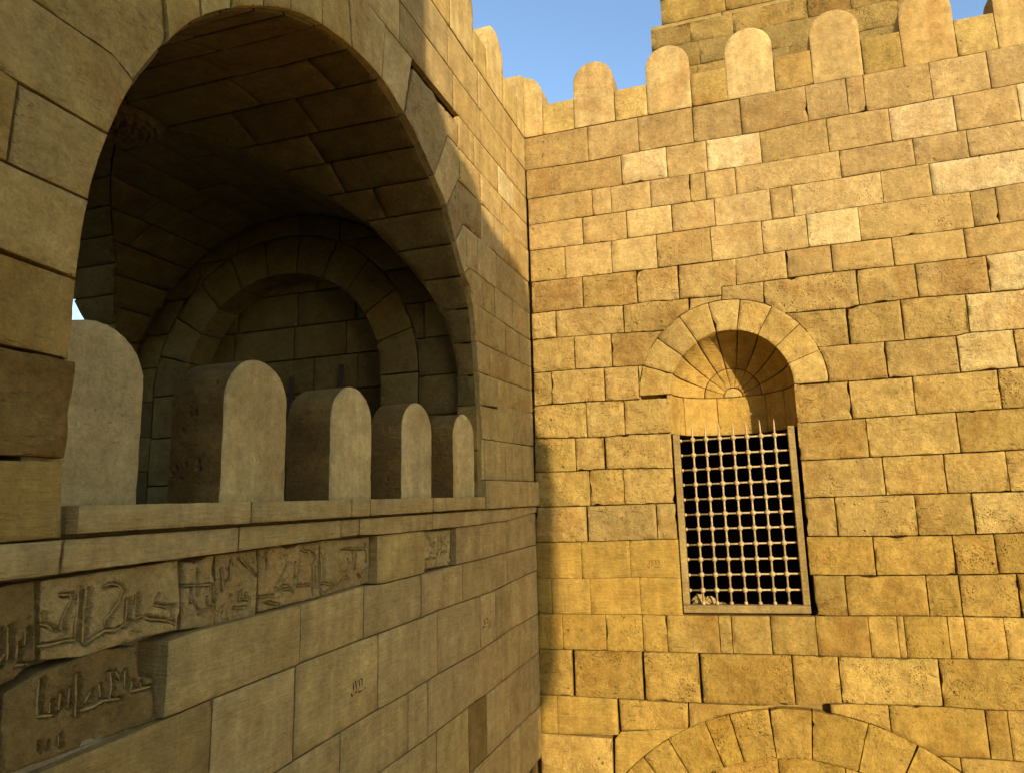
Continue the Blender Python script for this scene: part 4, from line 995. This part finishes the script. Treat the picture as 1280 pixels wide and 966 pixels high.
for w, t, k, gp, poly in STONES:
    if w != 'I': continue
    f = fL(-.045)
    keys = ['I0', 'I1', 'I2', 'I3', 'I4', 'I5', 'I6', 'I7', None, None]
    key = keys[ki]; ki += 1
    ls = [p for tg, ww, p in STROKES if tg == key]; ww = ([ww for tg, ww, p in STROKES if tg == key] or [.01])[0] * .5
    segs = [(a, b) for p in ls for a, b in zip(p[:-1], p[1:])]
    def groove(x, y):
        m = 9.0; sx = 0
        for a, b in segs:
            dx, dy = b[0] - a[0], b[1] - a[1]; L2 = dx * dx + dy * dy or 1e-9
            t_ = max(0, min(1, ((x - a[0]) * dx + (y - a[1]) * dy) / L2)); px_, py_ = x - a[0] - t_ * dx, y - a[1] - t_ * dy
            d = math.hypot(px_, py_)
            if d < m: m, sx = d, px_
        w_ = ww * (1 + .5 * noise.noise(Vector((x * 20, y * 20, 2))))
        if m < w_: return -.045 * min(1, 2.0 * (1 - m / w_) + .25)
        return 0.0
    me = stone_mesh('inscribed_stone', poly, f, 'r', gp, .11, .0075 if segs else .03, 0, False, .015, None, groove if segs else None)
    if me is None: continue
    o = link('inscribed_stone', me, M_OLD, LW, tone({'n': 'c', 'l': 'c'}.get(t, t), mul=1.12 if t in 'ln' else 1.0))
    if segs:      # the raised edge of each stroke, to the left of its groove
        rl = ridge([[(y - ww * 1.5, z + ww * .3) for y, z in p] for p in ls], fL(-.047), ww * .55, .013, .02)
        rl.name = 'carved_lettering'
        link('carved_lettering', rl, M_OLD, o, tone('l' if t in 'ln' else 'c', mul=1.0))
DL = [p for w, p in DATES if w == 0]
for lo, hi in ((0, 10), (10, 15), (15, 99)):
    me = ridge(DL[lo:hi], fL(), .006, .003); me.name = 'carved_year'
    link('carved_year', me, M_OLD, LW, (.13, .085, .03))  # dark colour stands in for the shadow of incised strokes
filler(LW, fL(), -8.2, -6.62, [3.1, 3.6, 4.1, 4.55, 4.95, 5.21, 5.33, 5.9, 6.4, 7.0, 7.6, 8.2, 8.9, 9.27, 9.685], 'm', t='yygn', depth=.16)
filler(LW, fL(), -6.6, 0.0, [1.4, 1.95, 2.5], 's', t='nngs', depth=.16, cell=.15, wmin=.7, wmax=1.2)
filler(LW, fL(), -8.2, -5.9, [2.5, 2.8, 3.1], 's', t='nngs', depth=.16, cell=.15, wmin=.7, wmax=1.2)
XB = -.16
q = []
NS = 40
pts = [ap(math.radians(180 * k / NS), .05) for k in range(NS + 1)]
for (a, b) in zip(pts[:-1], pts[1:]): q.append([(XB, b[0], b[1]), (XB, a[0], a[1]), (XB, a[0], 9.69), (XB, b[0], 9.69)])
q.append([(XB, pts[0][0], 5.40), (XB, 0.06, 5.40), (XB, 0.06, 9.69), (XB, pts[0][0], 9.69)])
q.append([(XB, -8.2, 5.40), (XB, pts[-1][0], 5.40), (XB, pts[-1][0], 9.69), (XB, -8.2, 9.69)])
q.append([(XB, -8.2, 0), (XB, 0.06, 0), (XB, 0.06, 5.40), (XB, -8.2, 5.40)])
q.append([(XB, -8.2, 9.69), (XB, 0.9, 9.69), (-4.4, .9, 9.69), (-4.4, -8.2, 9.69)])       # roof
q.append([(XB, -8.2, 0), (XB, -8.2, 9.69), (-4.4, -8.2, 9.69), (-4.4, -8.2, 0)])
quad_strip('wall_core', q, M_MORTAR, LW, (.30, .205, .085))
# parapet under the arch and its merlons
boxes('parapet', [((-.36, -5.3, 4.6), (-.17, -1.4, 5.447))], M_SMOOTH, LW, (.45, .33, .12))
pm = [(-5.30, -4.843, 5.93), (-4.449, -4.008, 5.938), (-3.636, -3.199, 5.925), (-2.833, -2.388, 5.925), (-2.019, -1.60, 5.94)]
for i, (a, b, zs) in enumerate(pm):
    x0 = (-.035, -.004, -.004, 0, 0)[i]
    dpt = (.30, .305, .30, .25, .22)[i]
    chip = [[], [(b - .03, 5.55, .09, .02)], [(b - .02, 5.6, .06, .01)], [], [(a + .1, 5.47, .12, .02)]][i]
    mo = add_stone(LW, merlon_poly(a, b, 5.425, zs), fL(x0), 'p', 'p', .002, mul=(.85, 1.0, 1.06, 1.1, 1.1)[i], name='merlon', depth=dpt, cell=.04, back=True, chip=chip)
    mo.data.materials.append(M_BARE_SHADED)          # front plastered; bare sides and round top have shade put into the colour
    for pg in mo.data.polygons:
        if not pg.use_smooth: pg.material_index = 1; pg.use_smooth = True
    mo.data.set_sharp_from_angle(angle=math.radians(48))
# merlons along the top of the left wall
for a, b, h in ((-.236, .02, 'R'), (-1.145, -.672, None), (-2.0, -1.484, None), (-2.88, -2.38, None), (-3.76, -3.27, None)):
    add_stone(LW, merlon_poly(a, b, ZB, 10.24, h), fL(), 's', 'l', .005, name='merlon', depth=.27, cell=.06, mat=M_PLASTER, back=True, tint=(1.05, 1.08, 1.35))
for a, b in ((-.672, -.236), (-1.484, -1.145), (-2.38, -2.0), (-3.27, -2.88)):
    add_stone(LW, [(a, ZB), (b, ZB), (b, 10.08), (a, 10.08)], fL(), 's', 'l', .006, name='parapet_stone', depth=.26, cell=.06, back=True)
# ------------------------------------------------------------------ vaulted bay behind the arch
VT = thing('vaulted_bay', (-2.2, -3.34, 4.6), 'dark groin vaulted bay behind the great arch with a carved boss', 'vault')
XC, RB, ZS = -2.2, 2.0, 6.45
XE, YE, YEL = -4.35, -1.40, -5.30
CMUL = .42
def f_A(x, s, h):   # s: theta scaled by 1.84
    th = s / 1.84; r = prof_s(th) - h
    return (x, AY + r * math.cos(th), AZ + r * math.sin(th))
def f_B(y, s, h):
    ph = s / RB; r = RB - h
    return (XC + r * math.cos(ph), y, ZS + r * math.sin(ph))
def xg(th):  # groin abscissa (half width of vault B at that height)
    z = ap(th)[1] - ZS
    return math.sqrt(max(0, RB * RB - z * z)) if abs(z) < RB else 0.0
ths = [math.radians(180 * k / 240) for k in range(241)]
zr = [(ap(t)[1], ap(t)[0]) for t in ths if t <= math.pi / 2 + .02]; zl = [(ap(t)[1], ap(t)[0]) for t in ths if t >= math.pi / 2 - .02]
zr.sort(); zl.sort()
def yg(z, right=True):
    a = zr if right else zl
    return float(np.interp(z, [p[0] for p in a], [p[1] for p in a]))
CA = [-8.8, .3, 9.6, 19.4, 28.7, 38.2, 47.8, 56.8, 65.7, 74, 84, 94.6, 105, 114, 122.5, 131.6, 140, 149, 158, 168, 178, 188]
def web_A(front):
    for c0, c1 in zip(CA[:-1], CA[1:]):
        t0, t1 = math.radians(c0), math.radians(c1)
        g0, g1, gm_ = (xg(t) if t > .05 else RB for t in (t0, t1, (t0 + t1) / 2))
        s0, s1, sm = 1.84 * t0, 1.84 * t1, 1.84 * (t0 + t1) / 2
        if front: e0, e1, em, end = XC + g0, XC + g1, XC + gm_, -.036
        else: e0, e1, em, end = XC - g0, XC - g1, XC - gm_, XE
        sg = 1 if front else -1
        L_ = abs(end - em)
        cuts = [0.0]
        u = random.uniform(.3, .95)
        while u < L_ - .25: cuts.append(u); u += random.uniform(.5, 1.0)
        cuts.append(None)
        for a, b in zip(cuts[:-1], cuts[1:]):
            xa = end - sg * a
            if b is None: pl = [(xa, s0), (e0, s0), (em, sm), (e1, s1), (xa, s1)]
            else: xb = end - sg * b; pl = [(xa, s0), (xb, s0), (xb, s1), (xa, s1)]
            if front and c0 > 10 and c0 < 34 and b is not None and random.random() < .8:   # broken corners at the old putlog holes
                pl = [(xa, s0), (xb, s0), (xb, s1 - .07), (xb + .10, s1 - .05), (xb + .12, s1), (xa, s1)]
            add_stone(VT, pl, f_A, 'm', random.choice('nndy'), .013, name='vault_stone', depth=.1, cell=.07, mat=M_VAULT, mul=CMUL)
def web_B(right):
    ca = list(np.arange(-5, 186, 9.5))
    for c0, c1 in zip(ca[:-1], ca[1:]):
        p0, p1 = math.radians(c0), math.radians(c1); pm_ = (p0 + p1) / 2
        s0, s1, sm = RB * p0, RB * p1, RB * pm_
        e0, e1, em = (yg(ZS + RB * math.sin(p), right) for p in (p0, p1, pm_))
        end = YE if right else YEL
        sg = 1 if right else -1
        L_ = abs(end - em); cuts = [0.0]; u = random.uniform(.4, 1.0)
        while u < L_ - .25: cuts.append(u); u += random.uniform(.5, 1.0)
        cuts.append(None)
        for a, b in zip(cuts[:-1], cuts[1:]):
            ya = end - sg * a
            if b is None: pl = [(ya, s0), (e0, s0), (em, sm), (e1, s1), (ya, s1)]
            else: yb = end - sg * b; pl = [(ya, s0), (yb, s0), (yb, s1), (ya, s1)]
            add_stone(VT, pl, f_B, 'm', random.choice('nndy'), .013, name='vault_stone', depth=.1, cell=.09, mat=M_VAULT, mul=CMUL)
web_A(True); web_A(False); web_B(True); web_B(False)
# rough shell over the vault
V, Fc = [], []
nx, ny = 64, 60
for i in range(nx + 1):
    for j in range(ny + 1):
        x = XE + (0 - XE) * i / nx - .0; y = YEL - .1 + (YE + .1 - YEL + .1) * j / ny
        dx = abs(x - XC); zB_ = ZS + math.sqrt(max(0, (RB + .05) ** 2 - dx * dx)) if dx < RB + .05 else 0
        zA_ = 0
        if y < AY: zA_ = float(np.interp(y, [p[1] for p in zl][::1], [p[0] for p in zl])) if y > zl[0][1] - .05 else 0
        else: zA_ = float(np.interp(-y, [-p[1] for p in zr], [p[0] for p in zr])) if y < zr[0][1] + .05 else 0
        V.append((x if x < -.17 else -.17, y, max(zA_ + .05, zB_ + .01, 6.2)))
for i in range(nx):
    for j in range(ny): a = i * (ny + 1) + j; Fc.append((a, a + 1, a + ny + 2, a + ny + 1))
link('vault_shell', mesh_from('vault_shell', V, Fc), M_MORTAR, VT, (.22, .15, .07))
# jambs, end walls, back wall with its open arch, floor
def fEnd(y0): return lambda u, v, h: (u, y0 - h, v)
BC, BR_IN, BR_OUT = (-2.235, 6.65), 1.17, 1.58
zrow = [4.6, 5.05, 5.45, 5.85, 6.22, 6.6, 6.97, 7.33, 7.7, 8.08, 8.46]
for z0, z1 in zip(zrow[:-1], zrow[1:]):
    u = -4.2
    while u < -.22:
        v = min(-.2, u + random.uniform(.42, .8))
        if -.2 - v < .2: v = -.2
        pl = [(u, z0), (v, z0), (v, z1), (u, z1)]
        if (z0 + z1) / 2 > BC[1]:
            if max(math.hypot(x - BC[0], z - BC[1]) for x, z in pl) < BR_OUT + .04: u = v; continue
            pl = push_out(pl, BC, BR_OUT)
        else:
            xm0, xm1 = BC[0] - BR_OUT, BC[0] + BR_OUT
            if u >= xm0 - .05 and v <= xm1 + .05: u = v; continue
            pl = [(min(x, xm0) if (u + v) / 2 < BC[0] else max(x, xm1), z) for x, z in pl]
        if (z0 + z1) / 2 > ZS + .2: pl = push_in(pl, (XC, ZS), RB - .01)
        u = v
        if len(pl) < 3 or abs(area(pl)) < .01: continue
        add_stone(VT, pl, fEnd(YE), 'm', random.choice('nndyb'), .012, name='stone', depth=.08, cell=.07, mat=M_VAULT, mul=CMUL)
for i in range(11):
    a0, a1 = math.pi * (1 - i / 11), math.pi * (1 - (i + 1) / 11); n = 4
    po = [(BC[0] + BR_OUT * math.cos(a0 + (a1 - a0) * k / n), BC[1] + BR_OUT * math.sin(a0 + (a1 - a0) * k / n)) for k in range(n + 1)]
    pi = [(BC[0] + BR_IN * math.cos(a1 + (a0 - a1) * k / n), BC[1] + BR_IN * math.sin(a1 + (a0 - a1) * k / n)) for k in range(n + 1)]
    add_stone(VT, po + pi, fEnd(YE), 'm', random.choice('nnyd'), .012, name='voussoir', depth=.3, cell=.07, mat=M_VAULT, mul=CMUL)
for sx in (-1, 1):
    for z0, z1 in zip((4.6, 5.2, 5.7, 6.2), (5.2, 5.7, 6.2, 6.65)):
        a, b = sorted((BC[0] + sx * BR_IN, BC[0] + sx * BR_OUT)); add_stone(VT, [(a, z0), (b, z0), (b, z1), (a, z1)], fEnd(YE), 'm', 'n', .012, depth=.3, cell=.08, mat=M_VAULT, mul=CMUL)
YT = -1.12
for z0, z1 in zip(zrow[:-1], zrow[1:]):
    u = -3.5
    while u < -.98:
        v = min(-.95, u + random.uniform(.45, .8)); pl = [(u, z0), (v, z0), (v, z1), (u, z1)]
        if (z0 + z1) / 2 > BC[1]: pl = push_in(pl, BC, BR_IN + .06)
        u = v
        if len(pl) < 3 or abs(area(pl)) < .01: continue
        add_stone(VT, pl, fEnd(YT), 'm', random.choice('ndyb'), .012, name='stone', depth=.06, cell=.08, mat=M_VAULT, mul=CMUL)
for (x0, x1, z0, z1) in ((-2.30, -2.265, 6.32, 6.78), (-1.70, -1.66, 6.36, 6.86)):
    boxes('iron_strap', [((x0, YT - .035, z0), (x1, YT - .008, z1))], M_DARKIRON, VT)
# right jamb of the great arch below the springing, in courses
def fJ(y0, sg): return lambda u, v, h: (u, y0 - sg * h, v)
yj = ap(0)[0]
for z0, z1 in zip((4.6, 5.02, 5.44, 5.86, 6.27), (5.02, 5.44, 5.86, 6.27, 6.27)):
    if z1 > z0: add_stone(VT, [(-.215, z0), (-.012, z0), (-.012, z1), (-.215, z1)], fJ(yj - .0, 1), 'm', 'd', .010, name='jamb_stone', depth=.1, cell=.06, mat=M_VAULT, mul=.8)
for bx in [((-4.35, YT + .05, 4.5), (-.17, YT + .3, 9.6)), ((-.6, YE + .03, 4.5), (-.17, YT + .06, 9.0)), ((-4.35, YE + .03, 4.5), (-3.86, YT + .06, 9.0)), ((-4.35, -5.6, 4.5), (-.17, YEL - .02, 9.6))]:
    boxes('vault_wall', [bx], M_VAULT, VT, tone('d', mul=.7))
q = []
# spandrel over the blind arch, behind the facing stones
for k in range(24):
    a, b = math.pi * k / 24, math.pi * (k + 1) / 24
    pa, pb = [(BC[0] + (BR_IN + .05) * math.cos(t), BC[1] + (BR_IN + .05) * math.sin(t)) for t in (a, b)]
    q.append([(pa[0], YE + .05, pa[1]), (pb[0], YE + .05, pb[1]), (pb[0], YE + .05, 8.9), (pa[0], YE + .05, 8.9)])
quad_strip('spandrel_core', q, M_MORTAR, VT, (.22, .15, .07))
boxes('floor', [((-4.35, -5.6, 4.4), (-.05, -1.0, 4.6))], M_SMOOTH, VT, (.34, .25, .12))
boxes('back_parapet', [((-4.35, -5.2, 4.6), (-4.1, -1.45, 5.45))], M_SMOOTH, VT, (.4, .3, .12))
q = []
pts = [ap(math.radians(180 * k / NS), .03) for k in range(NS + 1)]
for xx in (XE, XC - RB + .0):
    for (a, b) in zip(pts[:-1], pts[1:]): q.append([(xx, b[0], b[1]), (xx, a[0], a[1]), (xx, a[0], 9.69), (xx, b[0], 9.69)])
    q.append([(xx, pts[0][0], 0), (xx, 0.9, 0), (xx, .9, 9.69), (xx, pts[0][0], 9.69)])
    q.append([(xx, -8.2, 0), (xx, pts[-1][0], 0), (xx, pts[-1][0], 9.69), (xx, -8.2, 9.69)])
    q.append([(xx, -8.2, 0), (xx, .9, 0), (xx, .9, 4.6), (xx, -8.2, 4.6)])
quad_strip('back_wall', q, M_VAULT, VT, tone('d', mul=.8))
# carved boss at the crown
V, Fc = [], []
nr_, na = 14, 96
for i in range(nr_ + 1):
    r = .31 * i / nr_
    for k in range(na):
        a = 2 * math.pi * k / na
        h = .05 * (1 - (r / .31) ** 4) + .02 * math.cos(8 * a) * math.sin(math.pi * min(1, r / .17)) * (r < .17) + .022 * abs(math.sin(8 * a + r * 22)) * (r >= .17) * (r < .28) + .012 * math.sin(r * 120)
        V.append((XC + r * math.cos(a), AY + .02 + r * math.sin(a), 8.45 - .02 - max(h, 0)))
for i in range(nr_):
    for k in range(na): a = i * na + k; b = i * na + (k + 1) % na; Fc.append((a, b, b + na, a + na)[::-1])
link('carved_boss', mesh_from('carved_boss', V, Fc), M_VAULT, VT, (.17, .115, .055))
# ------------------------------------------------------------------ tower behind the right wall
TW = thing('square_tower', (3.2, 2.8, 0), 'tall square weathered stone tower rising behind the round merlons', 'tower')
TY, TX0, TX1 = 1.2, 1.45, 5.0
ztop = 11.66
def tz(x): return ztop
rows = [9.3, 9.75, 10.2, 10.62, 11.02, 11.36, ztop]
for z0, z1 in zip(rows[:-1], rows[1:]):
    u = TX0
    while u < TX1 - .05:
        v = min(TX1, u + random.uniform(.5, 1.05))
        if TX1 - v < .3: v = TX1
        add_stone(TW, [(u, z0), (v, z0), (v, z1), (u, z1)], fR(TY), 't', random.choice('gydng'), .002, depth=.08, cell=.06, mul=.74, mat=M_ROUGH, amp=.014); u = v
def f_splay(u, v, h): t = v; return (u, TY + .14 * t / .16 - h * .7, ztop + v + h * .7)
u = TX0
while u < TX1 - .05:
    v = min(TX1, u + random.uniform(.7, 1.1))
    add_stone(TW, [(u, .004), (v, .004), (v, .16), (u, .16)], f_splay, 's', 'n', .006, name='splay_stone', depth=.08, cell=.06, mul=.9); u = v
z = ztop + .17
while z < 16:
    z1 = z + random.uniform(.36, .44); u = TX0 + .14
    while u < TX1 - .2:
        v = min(TX1 - .14, u + random.uniform(.5, 1.0))
        if TX1 - .14 - v < .3: v = TX1 - .14
        add_stone(TW, [(u, z), (v, z), (v, z1), (u, z1)], fR(TY + .15), 'm', random.choice('nydl'), .008, depth=.08, cell=.11, mul=.8); u = v
    z = z1
boxes('tower_core', [((TX0 + .01, TY + .05, 8.8), (TX1 - .01, 4.6, ztop))], M_ROUGH, TW, tone('d', mul=.8))
boxes('tower_shaft', [((TX0 + .15, TY + .2, ztop), (TX1 - .15, 4.4, 16))], M_ROUGH, TW, tone('d', mul=.8))
# ------------------------------------------------------------------ neighbouring tower across the court (it throws the shade on the arched wall)
NT = thing('neighbouring_tower', tuple(-LIGHT.normalized() * 0 + Vector((12.0, -16.0, 0))), 'stepped stone tower across the court, shading the arched wall', 'tower')
hd = Vector((-math.sin(SUN_AZ), math.cos(SUN_AZ), 0)); ev = Vector((math.cos(SUN_AZ), math.sin(SUN_AZ), 0))
DIST = 14.0; up = DIST * math.tan(SUN_EL)
sil = [(-6.0, -up), (-.02, -up), (-.01, 4.15), (.095, 4.32), (.150, 4.5), (.178, 4.9), (.183, 5.5), (.150, 5.95), (.0, 6.2), (-.01, 7.70), (-.10, 7.88), (-.34, 7.92), (-.69, 7.88), (-.80, 7.95), (-.90, 8.13), (-1.22, 8.18), (-1.36, 8.36), (-1.48, 8.48), (-1.50, 13.5), (-6.0, 13.5)]
def f_sil(u, v, h): p = -hd * DIST + ev * u + hd * h; return (p.x, p.y, v + up)
me = stone_mesh('tower_body', sil, f_sil, 's', 0.0, 4.0, .6, 0.0, True, 0.0)
link('tower_body', me, M_ROUGH, NT, tone('n'))

# ------------------------------------------------------------------ unseen wall and tower, added to block sky light
BW = thing('sky_blocker_wall', (-8, -17, 0), 'unseen low wall added behind the camera to block sky light', 'wall')
for i in range(8):
    add_stone(BW, [(-30 + 5 * i, 0), (-25 + 5 * i, 0), (-25 + 5 * i, 6.4), (-30 + 5 * i, 6.4)], lambda u, v, h: (u, -17 + h, v), 's', 'd', .02, name='blocker_panel', depth=1.0, cell=1.2, back=True, mat=M_ROUGH)

BT = thing('sky_blocker_tower', (-2.7, -12.6, 0), 'unseen tall tower added behind the camera to block sky light', 'tower')
boxes('tower_body', [((-6, -16.4, 0), (.5, -9.0, 15))], M_ROUGH, BT, tone('n'))  # added mass that keeps sky light off the merlon sides

for o in COL.objects:
    if o.name.startswith(('carved_lettering', 'carved_year')): o['kind'] = 'stuff'
